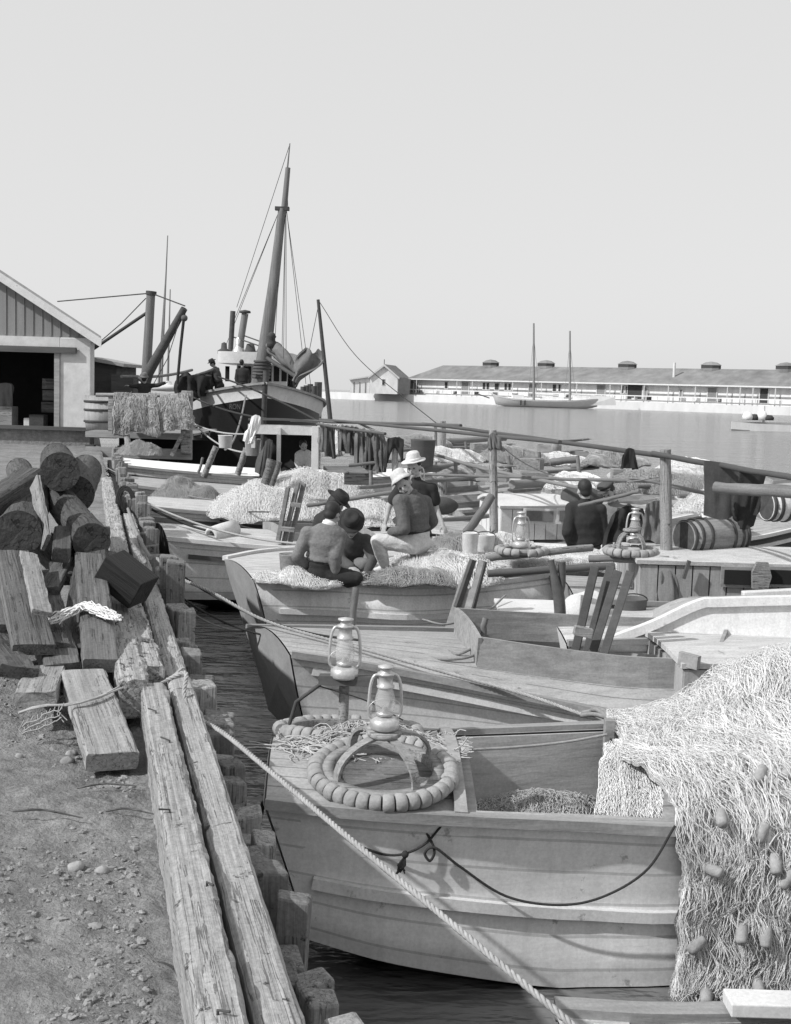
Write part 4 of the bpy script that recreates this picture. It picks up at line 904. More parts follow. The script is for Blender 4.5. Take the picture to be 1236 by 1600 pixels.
# hollow round basket lying on its side, buckets
a, c = at(903, 955, Y=10.6), at(935, 950, Y=10.9); M = Matrix.Translation(a) @ frame_from(c-a).to_4x4() @ Matrix.Rotation(math.pi/2, 4, 'Y')
g = MB().lathe([(.0, .28), (.15, .27), (.165, .02), (.175, 0), (.15, 0), (.14, .03), (.12, .2), (0, .2)], M @ Matrix.Rotation(math.pi, 4, 'X') @ Matrix.Translation((0, 0, -.25)), 24)
tag(g.build('tub', barrel_e), 'pale round tub lying on its side behind the rack of four poles', 'tub')
def bucket(p, r, h, lb, m=metal_m, bail=True):
    t = thing('bucket', lb, 'bucket', p, 0, 'buckets and pails')
    MB().lathe([(0, .0), (r*.82, 0), (r*.86, .01), (r, h-.01), (r*1.04, h), (r*.97, h), (r*.82, .03), (0, .02)], None, 20).build('pail', m, t)
    if bail: MB().tube([V((math.cos(x)*r*1.02, -r*.3*math.sin(x), h-.02+.5*r*math.sin(x))) for x in [math.pi*i/12 for i in range(13)]], .006, 6).build('bail', iron_m, t)
    return t
bucket(at(734, 865, Y=13.9), .095, .24, 'tall pale pail left of the white net bundle', barrel_e)
bucket(at(757, 862, Y=14.2), .12, .2, 'wide pale pail right of the tall one', barrel_e)
bucket(at(987, 972, Y=11.0), .13, .22, 'grey pail by the boarded wall under the tall post', wood_d)
bucket(at(455, 898, z=.95), .13, .22, 'basket-like tub at the left hand of the boy with the white collar', barrel_m, False)
bucket(at(352, 700, Y=27.2), .16, .28, 'white pail on the deck next to the hanging white cloth', white_p, False)
bucket(at(395, 712, Y=26.5), .18, .36, 'pale churn-like can under the white shelter', metal_m)
bucket(at(660, 728, Y=19.8), .2, .42, 'dark leather-like pail behind the straw hat', wood_d, False)
lantern(at(813, 856, Y=13.2), 1.15, 'lone storm lantern standing on the net bundle in front of the dark hull', .3)
lantern(at(991, 848, Y=12.6), 1.05, 'storm lantern on a stand before the hung coat', .1)
lantern(at(652, 766, Y=18.0), 1.15, 'storm lantern far behind the standing man', .2)
cork_ring(at(985, 868, Y=12.4), .24, 'white-wound ring float under the lantern before the hung coat', True, n=18, group='lantern floats')
cork_ring(at(815, 862, Y=13.2)+V((0, 0, -.03)), .25, 'small dark cork ring around the lone lantern', False, n=18, group='lantern floats')
# ---- hung clothes, blankets
def hung(name, lb, poly, Yd, m, th=.03, cat='clothes', group='clothes and blankets hung to dry', wave=.05, dY=None):
    n_ = 14; top = crom([at(x, y, Y=Yd if dY is None else Yd+dY*i) for i, (x, y) in enumerate(poly[0])], n_); bot = crom([at(x, y, Y=Yd if dY is None else Yd+dY*i) for i, (x, y) in enumerate(poly[1])], n_); rows = []; o = rnd(0, 60)
    for i in range(n_):
        r = []
        for k in range(9):
            p = top[i].lerp(bot[i], k/8); p += V((0, wave*(k/8)**.5*(.35*math.sin(i*.9+o+.8*nz((i*.3, k*.2, o)))+nz((i*.45, k*.22, o))*2.2), 0)); r.append(p)
        rows.append(r)
    return tag(MB().sheet(rows, th).build(name, m), lb, cat, group)
hung('jacket', 'black jacket hanging alone from the middle spar', ([(978, 702), (985, 700), (991, 702)], [(969, 732), (985, 731), (998, 734)]), 12.9, cloth_d, .05, 'jacket', wave=.015)
hung('blanket', 'large dark blanket hanging from the right-hand spar', ([(1100, 719), (1130, 723), (1162, 730)], [(1102, 806), (1130, 812), (1160, 800)]), 11.4, cloth_b, .02, 'blanket', wave=.025)
hung('coat', 'dark coat hung by its shoulders at the right end of the blanket', ([(1158, 733), (1180, 735), (1198, 740)], [(1146, 790), (1158, 826), (1178, 822)]), 11.1, cloth_d, .04, 'coat', wave=.025)
hung('coat', 'long dark coat draped behind the lantern on the stand', ([(962, 800), (980, 790), (1005, 795)], [(945, 852), (985, 842), (1028, 860)]), 13.2, cloth_d, .04, 'coat', wave=.07)
hung('oilskin', 'grey oilskin hung on the tall post behind the lantern', ([(1010, 788), (1025, 782), (1036, 785)], [(1000, 842), (1020, 846), (1036, 858)]), 12.9, cloth_g, .03, 'oilskin', wave=.05)
hung('apron', 'pale canvas hung down the post over the boarded wall', ([(1030, 890), (1045, 888), (1058, 900)], [(1022, 975), (1050, 950), (1070, 960)]), 12.1, cloth_g, .02, 'canvas', wave=.05)
hung('trousers', 'trousers hung over the post top among the boats', ([(606, 686), (617, 683), (631, 687)], [(604, 728), (616, 700), (630, 725)]), 19.4, cloth_d, .05, 'trousers', wave=.03)
HC = [(500, 512, 664, 706, cloth_g, 'pale grey shirt nearest the white shelter in the row of clothes'), (511, 527, 665, 715, cloth_b, 'dark sack-like garment second from the white shelter'), (527, 534, 665, 712, khaki_m, 'narrow pale cloth in the row of hung clothes'), (534, 548, 666, 708, shirt_g, 'grey trousers in the middle of the row of clothes'), (547, 560, 668, 712, cloth_b, 'dark trousers in the middle of the row of clothes'), (559, 574, 671, 730, cloth_g, 'long grey garment towards the right of the row'), (573, 586, 675, 735, cloth_b, 'long dark garment second from the right of the row'), (585, 599, 678, 738, shirt_g, 'last hanging garment at the right end of the row')]
for x0, x1, y0, y1, m, lb in HC:
    hung('garment', lb, ([(x0, y0), ((x0+x1)/2, y0-1), (x1, y0+1)], [(x0-1, y1-4), ((x0+x1)/2+2, y1), (x1+1, y1-2)]), 23.5-(x0-500)*.03, m, .06, 'garment', wave=.07)
pole(at(495, 663, Y=23.6), at(602, 678, Y=20.4), .025, 'thin line pole carrying the row of clothes', wood_d)
hung('rag', 'pale rag tied round the top of the grey post', ([(764, 680), (771, 676), (783, 684)], [(766, 706), (774, 700), (786, 706)]), 16.05, cloth_g, .05, 'rag', wave=.03)
# ---- open white shelter on the far net boat
t = thing('shelter', 'open white-framed shelter with dark inside on the far net boat', 'shelter', at(445, 745, Y=25.3))
def wbar(a, c, w_, h_, nme='frame_bar', m=white_p): MB().bar(a, c, w_, h_).build(nme, m, t, world=True, bevel=.006)
for dy in (0, 1.7):
    wbar(at(388, 670, Y=25.0+dy), at(502, 673, Y=25.0+dy), .1, .2)
    wbar(at(492, 745, Y=24.98+dy), at(493, 666, Y=24.98+dy), .16, .14, 'corner_post')
    wbar(at(396, 700, Y=24.98+dy), at(396, 668, Y=24.98+dy), .08, .08, 'corner_post')
wbar(at(435, 748, Y=24.9), at(436, 668, Y=24.9), .08, .08, 'middle_post')
wbar(at(500, 664, Y=24.9), at(502, 664, Y=26.9), .1, .1)
rows = [[at(388+i*14, 657+.6*i-2*math.sin(i*.4), Y=24.9+k*.7) for k in range(4)] for i in range(9)]
MB().sheet(rows, .05).build('roof_boards', wood_d, t, world=True)
MB().sheet([[at(412+i*10, 672+k*10, Y=26.4+.1*math.sin(i+k)) for k in range(8)] for i in range(9)], .04).build('shade_sheet', void_m, t, world=True)  # near-black sheet added to stand for the shade inside the shelter
hung('cloth', 'white cloth hanging down from the corner of the white shelter', ([(393, 651), (400, 648), (407, 652)], [(383, 690), (388, 694), (394, 690)]), 24.6, rag_m, .06, 'cloth', wave=.05)
hung('sack', 'dark sack hung in front of the white shelter', ([(414, 690), (420, 686), (425, 692)], [(405, 740), (412, 748), (420, 742)]), 24.4, cloth_b, .15, 'sack', wave=.02)
# ---- cabins
def boxcabin(par, corners, ztop, zbot, m, roofm, over=.05, crown=.06, name='cabin'):
    P = [V((x, y, 0)) for x, y in corners]; g = MB()
    for i in range(4):
        a, c = P[i], P[(i+1) % 4]; n_ = max(2, int((c-a).length/.16)); d = (c-a).normalized(); nn = V((d.y, -d.x, 0))
        for k in range(n_):
            q0, q1 = a.lerp(c, (k+.04)/n_), a.lerp(c, (k+.96)/n_); o = rnd(0, .006)
            g.prism([q0+V((0, 0, zbot))+nn*o, q1+V((0, 0, zbot))+nn*o, q1+V((0, 0, ztop))+nn*o, q0+V((0, 0, ztop))+nn*o], -nn*.03)
    g.build(name+'_wall', m, par, world=True)
    c = sum(P, V())/4; rows = []
    for i in range(9):
        r = []
        for k in range(9):
            u, v_ = i/8, k/8; p = P[0].lerp(P[1], u).lerp(P[3].lerp(P[2], u), v_); p = c+(p-c)*(1+over/1.0); p.z = ztop+.01+crown*(1-(2*v_-1)**2); r.append(p)
        rows.append(r)
    MB().sheet(rows, .04).build(name+'_roof', roofm, par, world=True)
# B9: boarded cabin with the barrel on top
q = at(1000, 985, Y=12.05)
X0, X1, Y0, Y1 = at(1001, 900, Y=12.1).x, 5.0, 12.1, 13.4
boxcabin(B9, [(X0, Y0), (X1, Y0), (X1, Y1), (X0, Y1)], at(1060, 884, Y=12.1).z, .75, wood_v, deck_w, .04, .07)
zz = at(1060, 884, Y=12.1).z
for x0, x1 in ((1132, 1182), (1200, 1262)):
    f = MB(); a, c = at(x0, 890, Y=12.06), at(x1, 914, Y=12.06)
    f.prism([(a.x-.03, 12.06, c.z-.03), (c.x+.03, 12.06, c.z-.03), (c.x+.03, 12.06, a.z+.03), (a.x-.03, 12.06, a.z+.03)], (0, .02, 0)); fo = f.build('window_frame', wood_m, B9, world=True)
    MB().prism([(a.x, 12.045, c.z), (c.x, 12.045, c.z), (c.x, 12.045, a.z), (a.x, 12.045, a.z)], (0, .01, 0)).build('window_pane', void_m, fo, world=True)
p = at(1190, 897, Y=12.0); MB().prism([p+V((-.09, -.04, -.14)), p+V((.06, -.04, -.14)), p+V((.09, -.04, -.02)), p+V((.05, -.04, .12)), p+V((-.06, -.04, .12)), p+V((-.1, -.04, .02))], (0, .05, 0)).build('post_head', plank_lt, B9, world=True)
MB().bar(at(1068, 904, Y=12.0), at(1077, 876, Y=12.0), .05, .03).build('hook_strap', wood_d, B9, world=True)
MB().bar(at(1160, 932, Y=11.7), at(1300, 925, Y=11.7), .1, .10).build('deck_rail', white_p, B9, world=True, bevel=.01)
# B8: raised pale side that climbs to the right
g = MB()
prof = [(955, 1004), (1020, 980), (1090, 948), (1130, 944), (1290, 940)]
topp = crom([at(x, y, Y=10.15-.0005*(x-955)) for x, y in prof], 24); rows = [[p, p.lerp(V((p.x, p.y-.12, .45)), .5), V((p.x, p.y-.18, .3))] for p in topp]
MB().sheet(rows, .03).build('raised_side', ltgrey_b, B8, world=True)
MB().sweep([p+V((0, .0, .02)) for p in topp], .1, .07).build('raised_rail', ltgrey_b, B8, world=True)
rows = [[p-V((0, 0, .05)), V((p.x, p.y+.4, p.z-.06)), V((p.x, p.y+.8, p.z-.1))] for p in topp]
MB().sheet(rows, .02).build('raised_deck', deck_m, B8, world=True)
# hatch with white lid seen over the second boat's well
t = thing('hatch', 'low wooden hatch with white lid between the slotted crutch and the forked crutch', 'hatch', at(840, 1000, Y=10.9))
a, c = at(785, 978, Y=11.0), at(925, 1002, Y=10.8)
g = MB().box(((a.x+c.x)/2, 11.3, .82), (c.x-a.x, .7, .2)); g.build('hatch_box', wood_m, t, world=True)
MB().box(((a.x+c.x)/2, 11.3, .94), (c.x-a.x+.06, .76, .035)).build('hatch_lid', white_p, t, world=True, bevel=.006)
# B2: boarded bulkhead and raised foredeck at the right end of its well
Xb = at(1060, 1060, Y=9.1).x
boxcabin(B2, [(Xb, 8.95), (Xb+1.9, 9.15), (Xb+1.9, 10.35), (Xb-.05, 10.25)], .92, .45, wood_v, deck_w, .02, .03, 'foredeck')
MB().bar(at(1062, 1028, Y=9.0), at(1092, 1036, Y=8.9), .05, .1).build('cleat', wood_m, B2, world=True)
rows = [[at(930+i*16, 1024+i*.8, Y=9.75-.01*i+k*.25) for k in range(4)] for i in range(9)]
MB().sheet(rows, .03).build('side_deck', deck_m, B2, world=True)
# B10: small cabin with white roof and window
a, c = at(782, 800, Y=16.6), at(892, 800, Y=16.6)
boxcabin(B10, [(a.x, 16.5), (c.x, 16.8), (c.x-.2, 18.0), (a.x-.2, 17.8)], at(830, 796, Y=16.6).z, .95, white_p, white_p, .06, .1)
for x0, x1 in ((824, 866), (876, 890)):
    a, c = at(x0, 799, Y=16.4), at(x1, 816, Y=16.4); f = MB().prism([(a.x-.04, 16.50, c.z-.04), (c.x+.04, 16.53, c.z-.04), (c.x+.04, 16.53, a.z+.03), (a.x-.04, 16.5, a.z+.03)], (0, .03, 0)).build('window_frame', white_p, B10, world=True)
    MB().prism([(a.x, 16.485, c.z), (c.x, 16.51, c.z), (c.x, 16.51, a.z), (a.x, 16.485, a.z)], (0, .012, 0)).build('window_pane', cloth_g, f, world=True)
# ---- clutter in the outer boats: each its own thing
OUT = [(755, 700, 24, .35, 'box', 'crate in the outer boats right of the thick far post'), (867, 712, 24, .16, 'can', 'small bollard-like can standing far off under the long spar'), (935, 722, 22, .16, 'can', 'small can on the outer boat left of the black jacket'), (715, 716, 23, .3, 'box', 'low box behind the thick far post'), (975, 740, 19.5, .3, 'box', 'pale crate behind the two men in dark coats'), (835, 745, 21, .35, 'box', 'pale crate beyond the white-roofed cabin'), (690, 790, 18, .25, 'sack', 'dark sack near the farthest storm lantern'), (910, 780, 17, .3, 'sack', 'dark sack left of the men in dark coats')]
for px, py, Yd, s, kd, lb in OUT:
    p = at(px, py, Y=Yd)
    if kd == 'box':
        g = MB().box(p, (s*1.3, s, s*.5), Matrix.Rotation(rnd(-.3, .3), 3, 'Z')); o = g.build('crate', plank_lt, bevel=.01)
    elif kd == 'can': o = MB().lathe([(0, 0), (s*.5, 0), (s*.5, s*1.2), (s*.42, s*1.3), (s*.42, s*1.6), (0, s*1.6)], Matrix.Translation(p), 14).build('can', wood_m)
    else:
        g = MB().ell((0, 0, 0), (s, s*.7, s*.5), None, 16, 10)
        for q in g.v: q += q.normalized()*s*.3*nz(q, 4, px)
        g.v = [q+p for q in g.v]; o = g.build('sack', khaki_m if 'pale' in lb else cloth_b)
    tag(o, lb, {'box': 'crate', 'can': 'can', 'sack': 'sack'}[kd], 'gear in the outer boats')
for i, (x0, y0, d0, x1, y1, d1, lb) in enumerate(((860, 722, 23, 900, 718, 23, 'floating spar end beyond the hung jacket'), (745, 718, 24, 880, 712, 24.5, 'round spar lying across the outer boats under the long spar'), (690, 690, 29, 790, 684, 30, 'far pole lying across the outermost boats'), (892, 731, 22, 935, 727, 22, 'thick short spar on the outer boat left of the jacket'), (640, 735, 22, 720, 728, 23, 'pale oar lying behind the straw hat'), (540, 700, 27, 640, 690, 28, 'far oar behind the hung clothes'), (800, 757, 19, 900, 752, 20, 'oar lying on the grey boat beyond the cabin'))):
    pole(at(x0, y0, Y=d0), at(x1, y1, Y=d1), .07, lb, spar_m, 'spar', 'spars lying on the outer boats', None, 'spar')

OARS = [(690, 700, 26, 800, 694, 27), (705, 735, 21, 800, 728, 22), (800, 712, 25, 905, 704, 26), (815, 738, 21, 930, 731, 22), (650, 752, 18.6, 760, 742, 19.5), (880, 756, 18.5, 985, 748, 19.5), (610, 704, 24, 690, 697, 25), (850, 690, 30, 920, 686, 31), (995, 760, 17, 1095, 752, 18), (1060, 775, 15.5, 1140, 768, 16), (690, 812, 16.4, 800, 800, 17.4), (560, 762, 20, 640, 752, 21)]
for a in OARS:
    p, q = at(a[0], a[1], Y=a[2]), at(a[3], a[4], Y=a[5]); L = (q-p).length; M = Matrix.Translation(p) @ frame_from(q-p).to_4x4()
    g = MB().tube([(L*i/8, 0, -.02*math.sin(math.pi*i/8)) for i in range(9)], [.028, .032, .034, .035, .034, .032, .03, .028, .024], 8); g.box((L*.93, 0, 0), (L*.2, .13, .018), None, .006)
    tag(g.build('oar', spar_m, mw=M), 'weathered oar laid flat across the boats of the outer ranks', 'oar', 'oars laid across the outer boats')
for px, y1, y0, Yd in ((712, 752, 722, 20), (798, 742, 712, 22), (845, 735, 706, 23), (655, 745, 715, 20), (905, 740, 712, 21), (730, 716, 690, 26), (580, 760, 735, 21)):
    a, c = at(px, y1, Y=Yd), at(px+rnd(-4, 4), y0, Y=Yd)
    tag(MB().tube([a, c], [.04, .03], 8).build('thole_peg', spar_m), 'short upright peg standing on a boat of the outer ranks', 'peg', 'pegs on the outer boats')
for i, (x0, y0, d0, x1, y1, d1, s_) in enumerate(((640, 720, 24, 790, 735, 20, .1), (775, 690, 16.2, 905, 745, 19, .15), (880, 735, 21, 1030, 745, 12.6, .12), (560, 700, 24, 690, 720, 23, .1))):
    rope(hang(at(x0, y0, Y=d0), at(x1, y1, Y=d1), s_), .008, ('thin slack line between the far boats left of the grey post', 'thin line falling right from the top of the grey post', 'thin line running to the tall post from the far boats', 'thin line under the row of hung clothes')[i], rope_g)

rope(crom([at(690, 1012, Y=9.6), at(715, 1022, Y=9.4), at(745, 1010, Y=9.5), at(770, 1004, Y=9.6), at(735, 1026, Y=9.3), at(690, 1030, Y=9.25), at(660, 1022, Y=9.4), at(680, 1014, Y=9.5)], 24), .012, 'loop of rope lying on the deck of the second boat', rope_g, 'rope_loop', None)
rope([at(660, 968, Y=10.8), at(700, 975, Y=10.7), at(760, 955, Y=11.0), at(790, 930, Y=11.5)], .01, 'slack line curling down from the net deck to the slotted crutch', rope_g)

for i, (px, py, Yd, ex, h_, nt_) in enumerate(((700, 722, 22, .6, .22, 0), (800, 722, 23.5, .7, .25, 1), (740, 748, 20.5, .6, .2, 1), (880, 728, 24, .7, .22, 0), (905, 765, 18, .5, .22, 0), (655, 700, 26, .7, .25, 1), (960, 728, 22, .7, .24, 1), (1075, 742, 19, .7, .25, 0))):
    heap(at(px, py, Y=Yd), (ex, .35), h_, .1*i, 'small heap of netting lying in a boat of the outer ranks', net_gc if nt_ else net_wc, net_g if nt_ else net_w, 40, 30, .0045, group='small net heaps in the outer boats')
for px, py, Yd in ((672, 712, 24), (770, 742, 20), (826, 725, 22.5), (900, 712, 26), (1010, 745, 18), (858, 702, 28), (560, 748, 22), (720, 700, 27)):
    p = at(px, py, Y=Yd); Rm = Matrix.Rotation(rnd(-.5, .5), 3, 'Z'); g = MB().box(p, (.5, .32, .2), Rm)
    for sx in (-1, 1): g.box(p+Rm @ V((sx*.2, 0, .105)), (.05, .34, .015), Rm)
    tag(g.build('fish_box', random.choice((plank_lt, plank_m, wood_m)), bevel=.006), 'slatted fish box set down in a boat of the outer ranks', 'box', 'fish boxes in the outer boats')
# ================================================================ shed on the quay
Yf = 33.0
def P(px, py, Yd=Yf): return at(px, py, Y=Yd)
t = thing('shed', 'plastered quay shed with boarded gable and dark open doorway at the left edge', 'shed', (-12, Yf, 1.2))
xc = P(142, 600).x; ze = P(145, 523).z; zs = 1.15; xl = -20.0; sl_ = (P(0, 420).z-P(148, 517).z)/(P(148, 517).x-P(0, 420).x); xp = (xc+xl)/2; zp = ze+(xc-xp)*sl_
xd = P(93, 600).x; zd = P(60, 549).z; zb = P(60, 670).z; zg = P(60, 526).z
MB().box(((xc+xd)/2, Yf+.2, (zb+zg)/2), (xc-xd, .4, zg-zb)).build('corner_pier', plaster_m, t, world=True, bevel=.03)
MB().box(((xl+xd)/2, Yf+.2, (zd+zg)/2), (xd-xl, .398, zg-zd)).build('door_lintel', plaster_m, t, world=True)
MB().box((xl/2+xc/2, Yf+.2, (zs-.3+zb)/2), (xc-xl, .46, zb-zs+.3)).build('plinth', plinth_m, t, world=True, bevel=.03)
g = MB().prism([(xl, Yf+.05, zg), (xc, Yf+.05, zg), (xc, Yf+.05, ze), (xp, Yf+.05, zp), (xl, Yf+.05, ze)], (0, .1, 0)); g.build('gable', board_m, t, world=True)
for i in range(50):
    x = xc-.12-i*.24
    if x < xl: break
    h = zp-abs(x-xp)*sl_; MB().box((x, Yf+.04, (zg+h)/2-.02), (.04, .025, h-zg-.1)).build('board_strip', board_m, t, world=True) if i < 48 else None
for sgn in (1, -1):
    xe = xc+.35 if sgn > 0 else xl-.35; zz = zp-abs(xe-xp)*sl_
    g = MB().prism([(xp, Yf-.35, zp+.05), (xe, Yf-.35, zz+.05), (xe, Yf-.35, zz+.17), (xp, Yf-.35, zp+.19)], (-6.2, 22, 0)); g.build('roof_slope', roof_m, t, world=True)
    MB().prism([(xp, Yf-.38, zp-.12), (xe, Yf-.38, zz-.12), (xe+.02*sgn, Yf-.38, zz+.10), (xp, Yf-.38, zp+.10)], (0, .03, 0)).build('barge_board', white_p, t, world=True)
MB().prism([(xc-.02, Yf+.41, zs), (xc-.02, Yf+.41, ze), (xc-.4, Yf+.41, ze), (xc-.4, Yf+.41, zs)], (-5.8, 20, 0)).build('side_wall', plaster_m, t, world=True)
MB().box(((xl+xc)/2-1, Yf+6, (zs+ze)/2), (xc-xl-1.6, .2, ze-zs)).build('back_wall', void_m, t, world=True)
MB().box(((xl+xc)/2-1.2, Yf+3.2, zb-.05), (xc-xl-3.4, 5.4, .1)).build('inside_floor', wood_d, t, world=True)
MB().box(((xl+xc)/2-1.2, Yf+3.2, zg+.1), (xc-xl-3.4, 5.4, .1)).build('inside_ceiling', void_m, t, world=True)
MB().box((P(20, 544).x-.9, Yf-.08, P(20, 545).z), (5.2, .1, .16)).build('door_rail', wood_d, t, world=True)
MB().tube([P(95, 546, Yf-.08), P(120, 546, Yf-.08)], .03, 8).build('rail_rod', iron_m, t, world=True)
MB().box((xd-.06, Yf+.2, (zb+zd)/2), (.14, .5, zd-zb)).build('door_jamb', wood_m, t, world=True)
MB().box((P(30, 671).x, Yf-.05, zb+.03), (4.6, .3, .09)).build('door_sill', wood_d, t, world=True)
for px, py, s, h, m, lb in ((8, 655, .55, .55, plank_lt, 'crate just inside the shed doorway at the left edge'), (60, 658, .4, .35, iron_m, 'dark box on the shed floor right of the doorway middle'), (48, 664, .3, .25, white_p, 'white tin on the shed floor beside the dark box')):
    p = P(px, py, Yf+1.0); MB().box
    tag(MB().box((p.x, p.y, zb+h/2), (s, s, h)).build('crate', m, bevel=.01), lb, 'crate', 'goods in the shed doorway')
p = P(10, 610, Yf+1.6); hung('sacking', 'pale sacking hanging inside the shed doorway', ([(-6, 600), (8, 598), (18, 600)], [(-6, 645), (8, 648), (20, 644)]), Yf+1.4, cloth_g, .1, 'sacking')
for i, (px, py) in enumerate(((84, 600), (84, 618), (82, 636))):
    p = P(px, py, Yf+1.5); tag(MB().box(p, (.5, .5, .28), None, .01).build('stacked_box', plank_m, bevel=.01), ('top', 'middle', 'lowest')[i]+' box stacked inside the shed against the door jamb', 'box', 'boxes stacked in the shed')
# barrels-and-boards bin beside the shed, small dark hut behind
t = thing('hut', 'small dark boarded hut behind the shed corner', 'hut', (-8, 40, 1.2))
a = P(132, 566, 40); c = P(182, 570, 40)
g = MB().prism([(a.x, 40, 1.1), (c.x, 40, 1.1), (c.x, 40, P(180, 572, 40).z), (a.x, 40, P(140, 560, 40).z)], (0, 3, 0)); g.build('hut_wall', wood_d, t, world=True)
MB().prism([(a.x, 39.7, P(140, 562, 40).z), (c.x+.3, 39.7, P(184, 573, 40).z), (c.x+.3, 39.7, P(184, 571, 40).z+.06), (a.x, 39.7, P(140, 559, 40).z+.06)], (0, 3.6, 0)).build('hut_roof', roof_m, t, world=True)
tag(MB().box(P(190, 600, 39)+V((0, .5, -.4)), (.7, .8, 1.4)).build('bin', wood_d), 'dark upright bin right of the small hut', 'bin')
t = thing('stave_tank', 'tall grey barrel-like tank standing between shed and net rack', 'tank', P(158, 672, 32.5))
c = P(160, 672, 32.6); g = MB().lathe([(.0, 0), (.42, 0), (.46, .3), (.46, .9), (.43, P(160, 627, 32.6).z-c.z), (.0, P(160, 627, 32.6).z-c.z)], Matrix.Translation(c), 24); g.build('staves', wood_v, t, world=True)
for f in (.2, .5, .72): MB().lathe([(.47, f), (.485, f+.01), (.485, f+.05), (.47, f+.06)], Matrix.Translation(c), 24).build('hoop', iron_m, t, world=True)
# pier with net rack
t = thing('pier', 'dark low pier between shed and tug carrying the net rack', 'pier', (-6.5, 31.5, 0))
za = P(200, 675, 31.2).z; zb2 = P(200, 690, 31.2).z
for y in (31.2, 32.6, 34): MB().box((P(218, 680, 31.2).x, y, za-.08), (P(302, 680, 31.2).x-P(136, 680, 31.2).x, .22, .14)).build('deck_beam', wood_m if y < 32 else wood_d, t, world=True)
MB().box((P(218, 680, 31.2).x, 31.15, za-.52), (P(302, 680, 31.2).x-P(136, 680, 31.2).x, .1, .26)).build('waling', wood_m, t, world=True)
MB().box((P(218, 680, 31.2).x, 33.4, za-.03), (P(302, 680, 31.2).x-P(136, 680, 31.2).x, 4.0, .05)).build('pier_deck', wood_m, t, world=True)
for px in (140, 190, 240): MB().box((P(px, 690, 31.5).x, 31.6, .3), (.22, .22, 2.0)).build('pier_pile', wood_d, t, world=True)
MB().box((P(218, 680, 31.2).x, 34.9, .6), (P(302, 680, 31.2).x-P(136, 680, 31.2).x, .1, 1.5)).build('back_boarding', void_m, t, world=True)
t = thing('net_rack', 'post and rail rack draped with brown nets at the pier edge', 'net rack', P(220, 675, 31.1))
MB().box((P(292, 660, 31.1).x, 31.1, (P(292, 705, 31.1).z+P(292, 614, 31.1).z)/2), (.26, .26, P(292, 614, 31.1).z-P(292, 712, 31.1).z)).build('end_post', timber, t, world=True, bevel=.02)
MB().box((P(172, 660, 31.1).x, 31.2, (P(172, 675, 31.1).z+P(172, 618, 31.1).z)/2), (.12, .12, 1.0)).build('rack_post', timber, t, world=True)
MB().tube([P(150, 617, 31.15), P(298, 618, 31.15)], .05, 8).build('top_rail', timber, t, world=True)
MB().bar(P(268, 712, 30.9), P(292, 665, 30.95), .1, .1).build('brace', timber, t, world=True)
def drape(x0, x1, y0, yb, lb, sw):
    def S(u, v):
        x = x0+(x1-x0)*u; xx = x+sw*(u-.5)*v*14; y = y0+(yb(u)-y0)*v
        p = at(xx, y, Y=31.0-.45*math.sin(v*math.pi*.6)*(.6+.5*nz((u*5, v, x0), 1))); return p
    net('fishing_net', lb, S, 26, 22, 260, 160, .007, net_gc, net_g, 'nets draped on the rack', .09, 3, 60, 30, .04, amp=.07, fq=2.6)
drape(180, 244, 616, lambda u: 678+3*math.sin(u*9), 'wide brown net draped over the left of the rack', .9)
drape(250, 296, 617, lambda u: 676-6*u, 'narrower brown net draped over the rack by the end post', .4)
pole(P(196, 672, 30.9), P(202, 704, 30.6), .08, 'twisted tail of net hanging below the rack', net_gc, 'net_tail', None, .08, 'net')
# ---- derrick behind the rack
t = thing('derrick', 'timber derrick post with slanting boom behind the net rack', 'derrick', P(228, 610, 37))
MB().tube([P(226, 625, 37), P(236, 456, 37)], [.15, .13], 12).build('derrick_post', spar_v, t, world=True)
MB().tube([P(236, 461, 37), P(236.5, 455, 37)], [.16, .16], 12).build('post_cap', iron_m, t, world=True)
MB().tube([P(224, 598, 36.8), P(232, 582, 36.8), P(288, 482, 36.2)], [.22, .16, .10], 10).build('boom', wood_d, t, world=True)
MB().tube([P(130, 556, 37.5), P(229, 489, 37)], .05, 8).build('back_brace', iron_m, t, world=True)
MB().tube([P(90, 471, 40), P(236, 458, 37), P(289, 478, 36.2)], .02, 6).build('topping_wire', iron_m, t, world=True)
MB().tube([P(140, 548, 38), P(190, 505, 37.5), P(228, 466, 37)], .015, 6).build('guy_wire', iron_m, t, world=True)
MB().tube([P(288, 482, 36.2), P(287, 500, 36.2), P(282, 545, 36.2), P(277, 600, 36.2)], .045, 6).build('fall_rope', rope_d, t, world=True)
MB().tube([P(286, 484, 36.2), P(262, 560, 36.3), P(240, 600, 36.4)], .012, 6).build('guy_wire', iron_m, t, world=True)
MB().ell(P(288, 497, 36.2), .1).build('pulley_block', wood_d, t, world=True)
for x0, y0, x1, y1, lb in ((262, 368, 252, 600, 'tallest thin mast far behind the derrick'), (266, 452, 262, 600, 'shorter thin mast beside the tallest one'), (259, 430, 248, 600, 'faint thin mast left of the tallest one')):
    tag(MB().tube([at(x1, y1, Y=75), at(x0, y0, Y=75)], [.08, .03], 8).build('mast', far_g), lb, 'mast', 'thin masts far behind the derrick')
tag(MB().lathe([(0, 0), (2.2, .1), (2.6, .5), (2.2, .9), (.6, 1.0), (.5, 1.4), (0, 1.5)], Matrix.Translation(at(262, 612, Y=60)) @ Matrix.Scale(.35, 4), 16).build('white_boat', white_p), 'small white boat shape beyond the derrick foot', 'boat')

